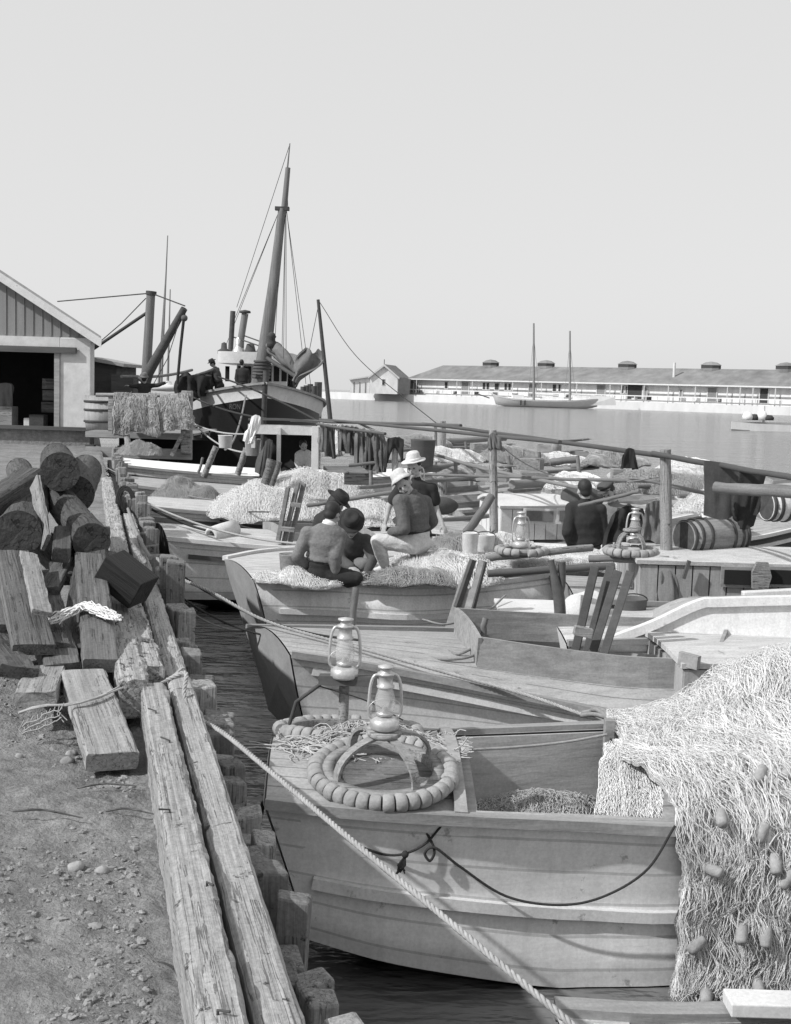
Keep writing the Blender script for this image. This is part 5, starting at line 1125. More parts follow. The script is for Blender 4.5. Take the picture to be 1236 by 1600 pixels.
# ================================================================ tug
Yt = 42.0
xb = at(413, 640, Y=Yt).x
t = thing('tug', 'black-hulled tugboat with white bulwark and wheelhouse, bow towards the quay', 'tugboat', (xb, Yt, 0))
zb_ = at(413, 600, Y=Yt).z
def shr(s): return zb_-1.0*math.sin(min(1, s*1.9)*math.pi/2)+.15*max(0, s-.55)
LN = 17.0
def half(s): return 2.55*math.sin(min(1, s/.28)*math.pi/2)**.85*(1 if s < .8 else 1-.5*((s-.8)/.2)**2)
ax = V((-.20, 1, 0)).normalized(); nx = V((ax.y, -ax.x, 0))
def tp(s, side, z, k=1): return V((xb, Yt, 0))+ax*(LN*s)+nx*(side*half(s)*k)+V((0, 0, z))
SS_ = [0, .015, .04, .08, .13, .2, .28, .38, .5, .65, .8, .9, 1]
HU = MB(); BU = MB(); CP = []
for side in (-1, 1):
    r1 = []; r2 = []; cp_ = []
    for s in SS_:
        zt = shr(s); zm = zt-.46
        fl = lambda z: 1-.08*(1-max(0, min(1, z/zm)))*(1-min(1, s*2.5))
        r1.append([tp(s, side, z, fl(z))+ax*(.45*(1-z/zm)*(1-s)**8) for z in (zm, zm*.75, zm*.45, .15, -.3)])
        r2.append([tp(s, side, zt, 1.05 if s > 0 else 1)-ax*.14*(1-s)**8, tp(s, side, zm+.23, 1.03), tp(s, side, zm, 1)])
        cp_.append(tp(s, side, zt+.03, 1.05)-ax*.14*(1-s)**8)
    HU.grid(r1); BU.grid(r2); CP.append(cp_)
HU.build('hull', tug_m, t, world=True); BU.build('bulwark', white_p, t, world=True)
for c in CP:
    MB().sweep(crom(c, 40), .16, .08).build('bulwark_cap', wood_m, t, world=True)
MB().grid([[tp(s, -1+2*k/6, shr(s)-.6, 1) for k in range(7)] for s in SS_]).build('deck', wood_m, t, world=True) if False else None
MB().grid([[tp(s, 0, shr(s)-.4)+nx*(half(s)*(-1+2*k/6)) for k in range(7)] for s in SS_]).build('deck', wood_m, t, world=True)
MB().tube([tp(0, 0, -.2)+ax*.5, tp(0, 0, zb_*.4)+ax*.2, tp(0, 0, zb_+.05)-ax*.1], .09, 8).build('stem', wood_d, t, world=True)
MB().tube([tp(0, 0, zb_)+V((0, .3, 0)), tp(0, 0, zb_+.45)+V((0, .3, 0))], .1, 8).build('bow_bitt', wood_d, t, world=True)
# name patch: painted pale lettering on the bow
def text(s, size, M, m, name, parent, ext=.004):
    cu = bpy.data.curves.new(name, 'FONT'); cu.body = s; cu.size = size; cu.extrude = ext; cu.align_x = 'CENTER'
    o = bpy.data.objects.new(name, cu); COL.objects.link(o); dg = bpy.context.evaluated_depsgraph_get(); me = bpy.data.meshes.new_from_object(o.evaluated_get(dg)); bpy.data.objects.remove(o)
    me.materials.clear(); me.materials.append(m); ob = bpy.data.objects.new(name, me); COL.objects.link(ob)
    r = parent
    while r.parent: r = r.parent
    ob.parent = parent; ob.matrix_basis = r.matrix_basis.inverted() @ M; return ob
s0 = .05; p = tp(.055, -1, shr(s0)-.74, 1); q = tp(.03, -1, shr(s0)-.74, 1); q2 = tp(.08, -1, shr(s0)-.74, 1)
d = (q-q2).normalized(); nn = V((d.y, -d.x, 0)).normalized()
text('.. RON', .26, Matrix.Translation(p+nn*.09) @ Matrix((d, V((0, 0, 1)), nn)).transposed().to_4x4(), cloth_b, 'bow_lettering', t)
# wheelhouse
Yw = 46.5
def tw(px, py, Yd=Yw): return at(px, py, Y=Yd)
wl, wr = tw(348, 590).x, tw(452, 590).x; zt_, zw0 = tw(400, 566).z, 1.6
MB().box(((wl+wr)/2+.2, Yw+1.9, (zw0+zt_)/2), (wr-wl-.6, 3.6, zt_-zw0)).build('wheelhouse_wall', white_p, t, world=True, bevel=.03)
rows = []
for i in range(13):
    a = math.pi*i/12; r = []
    for k in range(5):
        r.append(V(((wl+wr)/2-math.cos(a)*(wr-wl)/2*1.12, Yw-.35-.45*math.sin(a)**.6+k*1.15, 0)))
    rows.append(r)
for zz, nme, h in ((tw(400, 569).z, 'wheelhouse_fascia', tw(400, 551).z-tw(400, 569).z),):
    g = MB(); f0 = [r[0]+V((0, 0, zz)) for r in rows]; f1 = [r[0]+V((0, 0, zz+h)) for r in rows]; b0 = [V((p.x, Yw+4, zz)) for p in f0]; b1_ = [V((p.x, Yw+4, zz+h)) for p in f0]
    g.grid([f0, f1]); g.grid([f1, b1_]); g.grid([f0, b0]); g.grid([[f0[0], f1[0]], [b0[0], b1_[0]]]); g.grid([[f0[-1], f1[-1]], [b0[-1], b1_[-1]]]); g.build(nme, white_p, t, world=True)
for x0, x1 in ((352, 358), (372, 392), (416, 424), (428, 436), (440, 448)):
    a, c = tw(x0, 572, Yw+.06), tw(x1, 596, Yw+.06); MB().box(((a.x+c.x)/2, Yw+.1, (a.z+c.z)/2), (c.x-a.x, .06, a.z-c.z)).build('window', void_m, t, world=True)
MB().box((tw(450, 590).x+.1, Yw+1.2, tw(450, 588).z), (.1, 1.6, 1.3)).build('window', void_m, t, world=True)
MB().tube([tw(360, 553, 48), tw(364, 486, 48)], .10, 12).build('funnel', wood_d, t, world=True)
MB().tube([tw(374, 551, 47.5), tw(376.5, 530, 47.5), tw(383, 490, 47.5)], [.17, .13, .13], 12).build('funnel', spar_v, t, world=True)
MB().lathe([(0, .12), (.2, .08), (.22, .0), (.1, -.02)], Matrix.Translation(tw(383, 489, 47.5)), 12).build('funnel_cap', iron_m, t, world=True)
MB().lathe([(.0, .7), (.16, .5), (.13, .3), (.28, .05), (.3, 0)], Matrix.Translation(tw(373, 552, 47.5)), 14).build('whistle_base', metal_m, t, world=True)
MB().lathe([(0, .45), (.1, .4), (.12, .2), (.25, .12), (.25, 0), (0, 0)], Matrix.Translation(tw(350, 553, 47.3)), 14).build('searchlight', wood_d, t, world=True)
MB().lathe([(0, .45), (.14, .42), (.2, .2), (.25, .0), (0, 0)], Matrix.Translation(tw(391, 555, 47.3)), 14).build('roof_vent', wood_d, t, world=True)
MB().tube([tw(404, 552, 47.2), tw(412, 540, 47.2)], .12, 10).build('vent_cowl', cloth_g, t, world=True)
MB().tube([tw(366, 527, 48), tw(404, 540, 46)], .025, 6).build('stay_rod', iron_m, t, world=True)
MB().tube([tw(383, 525, 47.5), tw(408, 534, 45)], .025, 6).build('stay_rod', iron_m, t, world=True)
# mast in front of the wheelhouse with fidded topmast, furled sail, stays
Ym = 44.6
def tm_(px, py, Yd=Ym): return at(px, py, Y=Yd)
MB().tube([tm_(404, 612), tm_(414, 545), tm_(428, 440), tm_(441, 326)], [.30, .25, .19, .14], 14).build('mast', spar_v, t, world=True)
MB().tube([tm_(441, 345), tm_(444, 326), tm_(450, 262)], [.10, .11, .09], 10).build('topmast', spar_v, t, world=True)
MB().tube([tm_(449, 264), tm_(453, 224)], [.035, .02], 6).build('topmast_pole', spar_v, t, world=True)
MB().box(tm_(441, 326), (.5, .25, .12)).build('crosstree', iron_m, t, world=True)
for i in range(6): MB().lathe([(.3, 0), (.33, .03), (.33, .07), (.3, .1)], Matrix.Translation(tm_(408+i*.5, 592-i*5)), 12).build('mast_hoop', wood_d, t, world=True)
ST = [(436, 330, 366, 500, 52), (436, 330, 345, 560, 52), (452, 228, 370, 480, 50), (446, 330, 443, 560, 43), (448, 330, 478, 600, 46), (448, 332, 487, 612, 46), (446, 330, 440, 570, 44), (447, 262, 447, 560, 45), (436, 420, 428, 560, 44), (437, 400, 423, 570, 44.5), (448, 262, 450, 330, 44.6)]
for x0, y0, x1, y1, Yd in ST: MB().tube([tm_(x0, y0), at(x1, y1, Y=Yd)], .011, 5).build('stay', iron_m, t, world=True)
g = MB()
for i in range(9):
    o = rnd(-.18, .18); g.tube(crom([tm_(418+rnd(-2, 2), 540+rnd(-5, 5), 44.4+o), tm_(432, 548+rnd(-7, 5), 44.0+o), tm_(446+rnd(-2, 2), 562+rnd(-6, 6), 43.6+o), tm_(461, 580+rnd(-6, 4), 43.3+o)], 10), [.08, .14, .17, .19, .19, .19, .18, .16, .12, .05], 8)
g.build('furled_sail', cloth_g, t, world=True)
MB().tube([tm_(412, 556), tm_(465, 590, 43)], .08, 8).build('boom', wood_d, t, world=True)
MB().lathe([(0, 0), (.15, .05), (.17, .2), (.12, .35), (.17, .42), (.1, .55), (0, .6)], Matrix.Translation(tm_(424, 545, 43.8)), 12).build('mast_lamp', iron_m, t, world=True)
hung('tarpaulin', 'black tarpaulin heaped between the two men on the tug side', ([(280, 590), (300, 586), (330, 588)], [(270, 618), (300, 622), (325, 618)]), 43.5, cloth_d, .3, 'tarpaulin', wave=.2)
for px in (340, 350, 360): pass
rope(hang(at(190, 588, Y=36), at(300, 578, Y=43), .1), .05, 'pale pole line between the capped man and the tug', rope_g)
rope(hang(at(338, 588, Y=44), at(500, 660, Y=31), -.1), .03, 'dark line from the tug deck towards the shelter roof', rope_d)
rope(hang(at(300, 620, Y=42), at(420, 655, Y=30), .1), .03, 'dark line across the black hull', rope_d)
rope(hang(at(384, 618, Y=41.6), at(352, 702, Y=29), .4), .03, 'rope hanging down from the tug bow to the white deck', rope_g)
# beyond the tug: small mast, hung sail, dolphin
tag(MB().tube([at(516, 655, Y=36), at(497, 468, Y=36)], [.07, .045], 8).build('mast', wood_d), 'slim raked mast standing alone right of the tug', 'mast')
rope([at(498, 470, Y=36), at(560, 560, Y=34), at(690, 668, Y=28)], .010, 'thin stay running down right from the slim raked mast', rope_d, 'stay', None)
rope([at(497, 480, Y=36), at(484, 545, Y=36), at(482, 560, Y=36)], .010, 'short stay left of the slim raked mast', rope_d, 'stay', None)
g = MB(); rows = []
for i in range(9):
    r = []
    for k in range(10):
        f = i/8; s = k/9; c = at(486-22*s+4*math.sin(s*5), 548+52*s, Y=36); wd = (.06+.36*math.sin(min(1, s*1.25+.08)*math.pi)**.8)
        r.append(c+V(((f-.5)*2*wd, .12*math.sin(f*9+s*3), .08*math.sin(f*7))))
    rows.append(r)
tag(MB().sheet(rows, .05).build('hanging_sail', cloth_g), 'grey gathered sail hanging in the air right of the tug', 'sail')
t = thing('dolphin', 'cluster of dark mooring piles standing in the water right of the tug', 'mooring piles', at(488, 620, Y=60))
for i, (px, y0) in enumerate(((474, 604), (479, 602), (485, 600), (491, 603), (496, 597), (499, 597))):
    a = at(px, 620, Y=60+i % 3); a.z = -.5; MB().tube([a, at(px, y0, Y=60+i % 3)], .14, 8).build('pile', wood_d, t, world=True)
# ================================================================ far quay, warehouse, schooner
A_ = at(680, 612.9, Y=361); A_.z = 0; D_ = V((94.4-11.6, 295-361, 0)).normalized(); N_ = V((D_.y, -D_.x, 0))   # along the front / towards the camera
if N_.y > 0: N_ = -N_
def hitX(px):                                     # distance along the front for a photo column
    d = CR @ V(((px-618)/FPX, (800-620)/FPX, -1)); o = A_+N_*0
    den = d.x*D_.y-d.y*D_.x; return (o.y*d.x-o.x*d.y)*-1/den if abs(den) > 1e-9 else 0
def W(s, off, z): p = A_+D_*s-N_*off; return V((p.x, p.y, z))
s0, s1 = hitX(640), 150.0
MB().prism([W(hitX(470), -9, -1), W(s1, -9, -1), W(s1, 30, -1), W(hitX(470)+6, 30, -1)], (0, 0, 3.0)).build('x', quay_m) if False else None
g = MB(); rows = []
t = thing('quay_wall', 'long pale concrete quay wall across the harbour', 'quay wall', W(40, -9, 0))
MB().prism([W(hitX(548), -9, -1), W(s1, -9, -1), W(s1, 40, -1), W(hitX(548), 40, -1)], (0, 0, 3.0)).build('wall_block', quay_m, t, world=True)
MB().prism([W(hitX(470), -4, -1), W(hitX(548)-.01, -4, -1), W(hitX(548)-.01, 40, -1), W(hitX(470), 40, -1)], (0, 0, 3.0)).build('mole', quay_m, t, world=True)
t = thing('warehouse', 'long low warehouse with grey roof, rooftop ventilators and white boarded front across the water', 'warehouse', W(40, 0, 2))
ze2, zr2, dp_ = 6.9, 10.9, 16
MB().prism([W(s0, 0, 2), W(s1, 0, 2), W(s1, dp_, 2), W(s0, dp_, 2)], (0, 0, ze2-2)).build('front_wall', farwall, t, world=True)
hip = 6
g = MB(); e1, e2 = W(s0-.6, -1.6, ze2-.3), W(s1, -1.6, ze2-.3); r1_, r2_ = W(s0+hip, dp_/2, zr2), W(s1, dp_/2, zr2); b1, b2 = W(s0-.6, dp_+1, ze2), W(s1, dp_+1, ze2)
g.add([e1, e2, r2_, r1_, b1, b2], [(0, 1, 2, 3), (3, 2, 5, 4), (0, 3, 4)])
n0 = len(g.v); g.add([p-V((0, 0, .25)) for p in (e1, e2, r2_, r1_, b1, b2)], [(0, 1, 2, 3), (3, 2, 5, 4), (0, 3, 4)]); g.add([e1, e2, e2-V((0, 0, .25)), e1-V((0, 0, .25))], [(0, 1, 2, 3)])
g.build('roof', farroof, t, world=True)
MB().sweep([W(s0-.6, -1.68, ze2-.38), W(s1, -1.68, ze2-.38)], .12, .35).build('eave_board', white_p, t, world=True)
MB().sweep([W(s0, -.06, 4.0), W(s1, -.06, 4.0)], .06, .45).build('grey_band', far_g, t, world=True)
for px, wpx, h in ((640, 12, 3.1), (650, 7, 2.6), (727, 10, 3.3), (832, 10, 3.2), (939, 12, 3.3), (992, 22, 3.6), (1008, 5, 3), (1064, 3, 2.6), (1113, 13, 3.3), (1194, 12, 3.4)):
    a, c = hitX(px-wpx/2), hitX(px+wpx/2)
    m = far_d if wpx > 20 or px == 1194 else far_g
    MB().prism([W(a, -.12, 2.7), W(c, -.12, 2.7), W(c, -.12, 2.7+h), W(a, -.12, 2.7+h)], -N_*.1).build('door', m, t, world=True)
    MB().sweep([W(a-.15, -.14, 2.7), W(a-.15, -.14, 2.7+h+.1), W(c+.15, -.14, 2.7+h+.1), W(c+.15, -.14, 2.7)], .2, .2, -N_).build('door_frame', white_p, t, world=True)
for px, wpx in ((697, 4), (756, 3.5), (762, 3.5), (776, 6), (790, 3.5), (796, 3.5), (866, 5), (874, 3), (972, 4), (980, 5)):
    a, c = hitX(px-wpx/2), hitX(px+wpx/2)
    f = MB().prism([W(a-.2, -.10, 3.9), W(c+.2, -.10, 3.9), W(c+.2, -.10, 6.1), W(a-.2, -.10, 6.1)], -N_*.06).build('window', white_p, t, world=True)
    MB().prism([W(a, -.16, 4.1), W(c, -.16, 4.1), W(c, -.16, 5.9), W(a, -.16, 5.9)], -N_*.04).build('pane', far_d, f, world=True)
for px in (655, 718, 742, 805, 850, 905, 957, 975, 1010, 1048, 1090, 1140, 1160, 1180, 1215):
    s = hitX(px); MB().box(W(s, -1.5, (2+ze2-.4)/2), (.22, .22, ze2-2.4)).build('veranda_post', white_p, t, world=True)
for px in (740, 827, 955, 1087, 1206):
    s = hitX(px); v_ = MB(); c = W(s, dp_/2, zr2-.6); n8 = 8; hw, hd = 2.6, 1.6
    rg = [c+D_*(hw*math.cos(2*math.pi*(k+.5)/n8))+N_*(hd*math.sin(2*math.pi*(k+.5)/n8)) for k in range(n8)]
    v_.prism(rg, (0, 0, 1.5)); vo = v_.build('ventilator', far_d if False else farroof, t, world=True)
    g = MB(); tp_ = [p+(p-c)*.12+V((0, 0, 1.5)) for p in rg]; mid_ = [c+(p-c)*.6+V((0, 0, 2.2)) for p in rg]; ap = c+V((0, 0, 2.45))
    g.add(tp_+mid_+[ap], [(i, (i+1) % n8, n8+(i+1) % n8, n8+i) for i in range(n8)]+[(n8+i, n8+(i+1) % n8, 2*n8) for i in range(n8)]); g.build('ventilator_cap', farroof, vo, world=True)
    MB().prism([c+(p-c)*1.01+V((0, 0, .75)) for p in rg], (0, 0, .6)).build('louvre', far_d, vo, world=True)
c = W(hitX(1043), 3, 8.0); MB().tube([c, c+V((0, 0, 4.2))], .35, 10).build('stove_pipe', white_p, t, world=True)
# loading stage with rail in front
t = thing('loading_stage', 'white railed loading stage running along the warehouse front', 'loading stage', W(40, -5, 2))
MB().prism([W(hitX(622), -4.5, 2.2), W(s1, -4.5, 2.2), W(s1, -1.8, 2.2), W(hitX(622), -1.8, 2.2)], (0, 0, .35)).build('stage_deck', far_g, t, world=True)
MB().sweep([W(hitX(622), -4.4, 3.5), W(s1, -4.4, 3.5)], .15, .25).build('hand_rail', white_p, t, world=True)
for i in range(46):
    s = hitX(624)+i*3.2
    if s < s1: MB().box(W(s, -4.4, 2.9), (.22, .22, 1.2)).build('rail_post', white_p, t, world=True)
for i in range(16):
    s = hitX(640)+8+i*6.1+rnd(-2, 2); hh = rnd(.5, 1.3); m = random.choice((far_g, far_d, farwall, far_g))
    tag(MB().box(W(s, -3.2+rnd(-.4, .4), 2.55+hh/2), (rnd(.6, 1.6), rnd(.6, 1.2), hh), Matrix.Rotation(rnd(0, 1), 3, 'Z')).build('cargo_box', m), 'small piece of cargo standing on the loading stage across the harbour', 'cargo', 'cargo on the loading stage')
# gabled house at the left end
t = thing('house', 'small white gabled house at the left end of the warehouse', 'house', W(hitX(602), -3, 2))
Yh = 352
def H(px, py, Yd=Yh): return at(px, py, Y=Yd)
x0, x1, zz0, ze3, zp3 = H(578, 600).x, H(621, 600).x, 2.0, H(600, 589).z, H(601, 571.5).z
g = MB().prism([(x0, Yh, zz0), (x1, Yh, zz0), (x1, Yh, ze3), ((x0+x1)/2, Yh, zp3), (x0, Yh, ze3)], (3, 16, 0)); g.build('wall', farwall, t, world=True)
for sg, xe in ((-1, x0-.5), (1, x1+.5)):
    xm = (x0+x1)/2; zz = zp3-(zp3-ze3)/((x1-x0)/2)*abs(xe-xm)
    MB().prism([(xm, Yh-.5, zp3+.1), (xe, Yh-.5, zz+.1), (xe, Yh-.5, zz+.4), (xm, Yh-.5, zp3+.45)], (3.2, 17, 0)).build('roof', farroof, t, world=True)
    MB().prism([(xm, Yh-.62, zp3-.15), (xe, Yh-.62, zz-.15), (xe, Yh-.62, zz+.4), (xm, Yh-.62, zp3+.45)], (0, .1, 0)).build('barge_board', white_p, t, world=True)
fw_ = MB().box((H(599, 600).x, Yh-.05, H(599, 597).z), (.9, .1, 1.9)).build('window', white_p, t, world=True)
MB().box((H(599, 600).x, Yh-.14, H(599, 597).z), (.6, .06, 1.5)).build('pane', far_d, fw_, world=True)
MB().tube([((x0+x1)/2, Yh, zp3), ((x0+x1)/2, Yh, zp3+1.8)], .1, 6).build('finial', far_d, t, world=True)
MB().prism([(x1+.02, Yh+1, zz0), (x1+3.4, Yh+4, zz0), (x1+3.4, Yh+4, ze3-.2), (x1+.02, Yh+1, ze3-.2)], (.5, 10, 0)).build('rear_wing', far_g, t, world=True)
t = thing('lean_to', 'open-fronted white lean-to shed left of the gabled house', 'shed', H(562, 613))
xa, xb2 = H(547, 600).x, H(578, 600).x-.1
MB().prism([(xa, Yh+1, 2), (xb2, Yh+1, 2), (xb2, Yh+1, H(577, 589).z), (xa, Yh+1, H(547, 594).z)], (2, 8, 0)).build('shed_wall', farwall, t, world=True)
MB().prism([(xa-.4, Yh+.3, H(547, 594).z), (xb2, Yh+.3, H(577, 589).z), (xb2, Yh+.3, H(577, 587).z), (xa-.4, Yh+.3, H(547, 592).z)], (2, 9, 0)).build('shed_roof', white_p, t, world=True)
for px in (553, 562, 571): MB().box((H(px, 600).x, Yh+.95, 3.6), (.25, .1, 3.0)).build('opening', far_g, t, world=True)
# schooner
Ys = 300
def Q_(px, py, Yd=Ys): return at(px, py, Y=Yd)
t = thing('schooner', 'white two-masted schooner moored at the far quay', 'schooner', Q_(850, 640))
xs = [Q_(765, 630).x+(Q_(933, 630).x-Q_(765, 630).x)*f for f in (0, .06, .2, .4, .6, .8, .95, 1)]
hb = (.2, 1.6, 2.6, 3.0, 3.0, 2.7, 1.9, 1.4); zt3 = [3.3, 2.6, 1.95, 1.75, 1.8, 2.0, 2.4, 2.5]; zl = (1.7, .4, -.3, -.4, -.4, -.4, .2, .6)
g = MB()
for sd in (-1, 1): g.grid([[V((x, Ys+sd*h, z)), V((x+(.8 if i == 0 else 0), Ys+sd*h*.85, (z*.4+zz*.6))), V((x+(1.2 if i == 0 else 0), Ys+sd*h*.3, zz))] for i, (x, h, z, zz) in enumerate(zip(xs, hb, zt3, zl))])
g.grid([[V((xs[-1], Ys-1.4, 2.5)), V((xs[-1], Ys+1.4, 2.5))], [V((xs[-1], Ys-.4, .6)), V((xs[-1], Ys+.4, .6))]])
g.build('hull', white_p, t, world=True); MB().grid([[V((x, Ys-h, z-.3)), V((x, Ys+h, z-.3))] for x, h, z in zip(xs, hb, zt3)]).build('deck', farwall, t, world=True)
for px, yt in ((834, 505), (890.5, 517)): MB().tube([Q_(px, 626), Q_(px, yt)], [.32, .2], 8).build('mast', plank_lt, t, world=True)
for px, yt in ((834, 505), (890.5, 517)): MB().tube([Q_(px+2, 616), Q_(px+38, 618)], .22, 8).build('furled_boom', white_p, t, world=True)
MB().tube([Q_(765, 622), Q_(742, 614)], .15, 6).build('bowsprit', wood_d, t, world=True)
for x0, x1, z in ((800, 818, 1.1), (848, 880, .9), (895, 920, 1.2)): MB().box(((Q_(x0, 620).x+Q_(x1, 620).x)/2, Ys, 2.2+z/2-.4), (Q_(x1, 620).x-Q_(x0, 620).x, 2.2, z)).build('deck_house', farwall, t, world=True)
for dx in (0, 1.2): MB().box((Q_(812, 630).x+dx*.8, Ys-3.05, 1.0), (.35, .06, 1.2)).build('hull_mark', far_d, t, world=True)
for px, yt in ((834, 505), (890.5, 517)):
    for dx in (-9, 9): MB().tube([Q_(px, yt+18), Q_(px+dx, 622)], .04, 4).build('shroud', far_g, t, world=True)
tag(MB().box(Q_(940, 626), (7, 3, 2.0), None, .3, (.8, .6)).build('barge', quay_m), 'grey barge tied at the stern of the schooner', 'barge')
# skiff on the right with two people-like bundles
t = thing('skiff', 'white flat-sterned skiff afloat at the right edge of the harbour', 'skiff', at(1190, 672, Y=124))
Yk = 124
def K(px, py): return at(px, py, Y=Yk)
x0, x1, x2 = K(1143, 665).x, K(1172, 665).x, K(1300, 665).x; zt4 = K(1157, 659).z
g = MB(); g.prism([(x0, Yk, .1), (x1, Yk, .05), (x1, Yk, zt4-.1), (x0-.02, Yk, zt4)], (0, .1, 0)); g.build('transom', white_p, t, world=True)
g = MB().grid([[V((x1, Yk, zt4-.12)), V((x2, Yk+1, zt4-.3))], [V((x1, Yk, .0)), V((x2, Yk+1, .0))]]); g.grid([[V((x0, Yk+.1, zt4)), V((x2-2, Yk+4, zt4))], [V((x0, Yk+.1, 0)), V((x2-2, Yk+4, 0))]]); g.build('side', farwall, t, world=True)
MB().grid([[V((x0+.1, Yk+.1, .5)), V((x1, Yk+.1, .5))], [V((x2-1, Yk+2, .5)), V((x2, Yk+1.2, .5))]]).build('floor', far_g, t, world=True)
for px, py, wd, hh, m, lb in ((1173, 646, .5, .8, farwall, 'pale bundle in the white skiff'), (1184, 648, .35, .6, far_d, 'dark bundle in the white skiff'), (1196, 645, .5, .9, farwall, 'second pale bundle near the stake in the white skiff'), (1205, 650, .6, .5, far_d, 'dark box at the right of the bundles in the skiff')):
    p = K(px, 657); p.y += 1.2; tag(MB().lathe([(0, 0), (wd, 0), (wd*1.1, hh*.5), (wd*.7, hh), (0, hh*1.05)], Matrix.Translation(p), 10).build('bundle', m), lb, 'bundle', 'bundles in the skiff')
tag(MB().tube([K(1199, 662)+V((0, 1.3, 0)), K(1200, 634)+V((0, 1.3, 0))], .12, 8).build('stake', white_p), 'pale stake standing up from the white skiff', 'stake')
# low sea-side mole far left
# ================================================================ PEOPLE
cloud = bpy.data.textures.new('folds', 'CLOUDS'); cloud.noise_scale = .22; cloud.noise_depth = 2
def fuse(o, vox, smooth=4, disp=0):
    m = o.modifiers.new('fuse', 'REMESH'); m.mode = 'VOXEL'; m.voxel_size = vox; m.use_smooth_shade = True
    if disp: d = o.modifiers.new('folds', 'DISPLACE'); d.texture = cloud; d.strength = disp; d.mid_level = .5; d.texture_coords = 'LOCAL'
    s = o.modifiers.new('smooth', 'SMOOTH'); s.factor = .5; s.iterations = smooth
    return o
def cap(g, a, b, ra, rb, n=10):
    a, b = V(a), V(b); k = 4; pts = [a.lerp(b, i/k) for i in range(k+1)]
    g.tube(pts, [ra+(rb-ra)*i/k for i in range(k+1)], n); g.ell(a, ra, None, n, 6); g.ell(b, rb, None, n, 6)
def ortho(z, x):
    z = V(z).normalized(); x = V(x); x = (x-z*x.dot(z)).normalized(); y = z.cross(x); return Matrix((x, y, z)).transposed()
def hand(g, wr, d, palmn, s=1.0, curl=.5):
    d = V(d).normalized(); pn = V(palmn); pn = (pn-d*pn.dot(d)).normalized(); sd = d.cross(pn)
    g.ell(wr+d*.045*s, (.040*s, .016*s, .05*s), Matrix((sd, pn, d)).transposed(), 10, 6)
    for i, ln in enumerate((.066, .076, .07, .055)):
        p0 = wr+d*.085*s+sd*(i-1.5)*.019*s; d1 = (d+pn*curl*.5).normalized(); d2 = (d+pn*curl*1.6).normalized()
        p1 = p0+d1*ln*.55*s; p2 = p1+d2*ln*.5*s; cap(g, p0, p1, .0095*s, .009*s, 8); cap(g, p1, p2, .009*s, .0075*s, 8)
    t0 = wr+d*.025*s-sd*.034*s; t1 = t0+(d*.7-sd*.6+pn*.3).normalized()*.038*s; cap(g, t0, t1, .011*s, .0105*s, 8); cap(g, t1, t1+(d+pn*.4).normalized()*.03*s, .0105*s, .008*s, 8)
HATS = {
 'bucket': [(0, .125), (.05, .12), (.082, .095), (.092, .05), (.096, .035), (.11, .022), (.125, -.002), (.121, -.008), (.10, .025), (.088, .04)],
 'straw': [(0, .135), (.06, .132), (.078, .115), (.088, .05), (.092, .035), (.12, .03), (.15, .025), (.151, .018), (.09, .025), (.08, .05)],
 'felt': [(0, .10), (.03, .108), (.065, .12), (.082, .105), (.092, .05), (.094, .03), (.12, .022), (.15, .03), (.151, .024), (.09, .02), (.08, .05)],
 'cap': [(0, .085), (.06, .085), (.11, .07), (.115, .055), (.098, .03), (.094, .02), (.085, .02)],
}
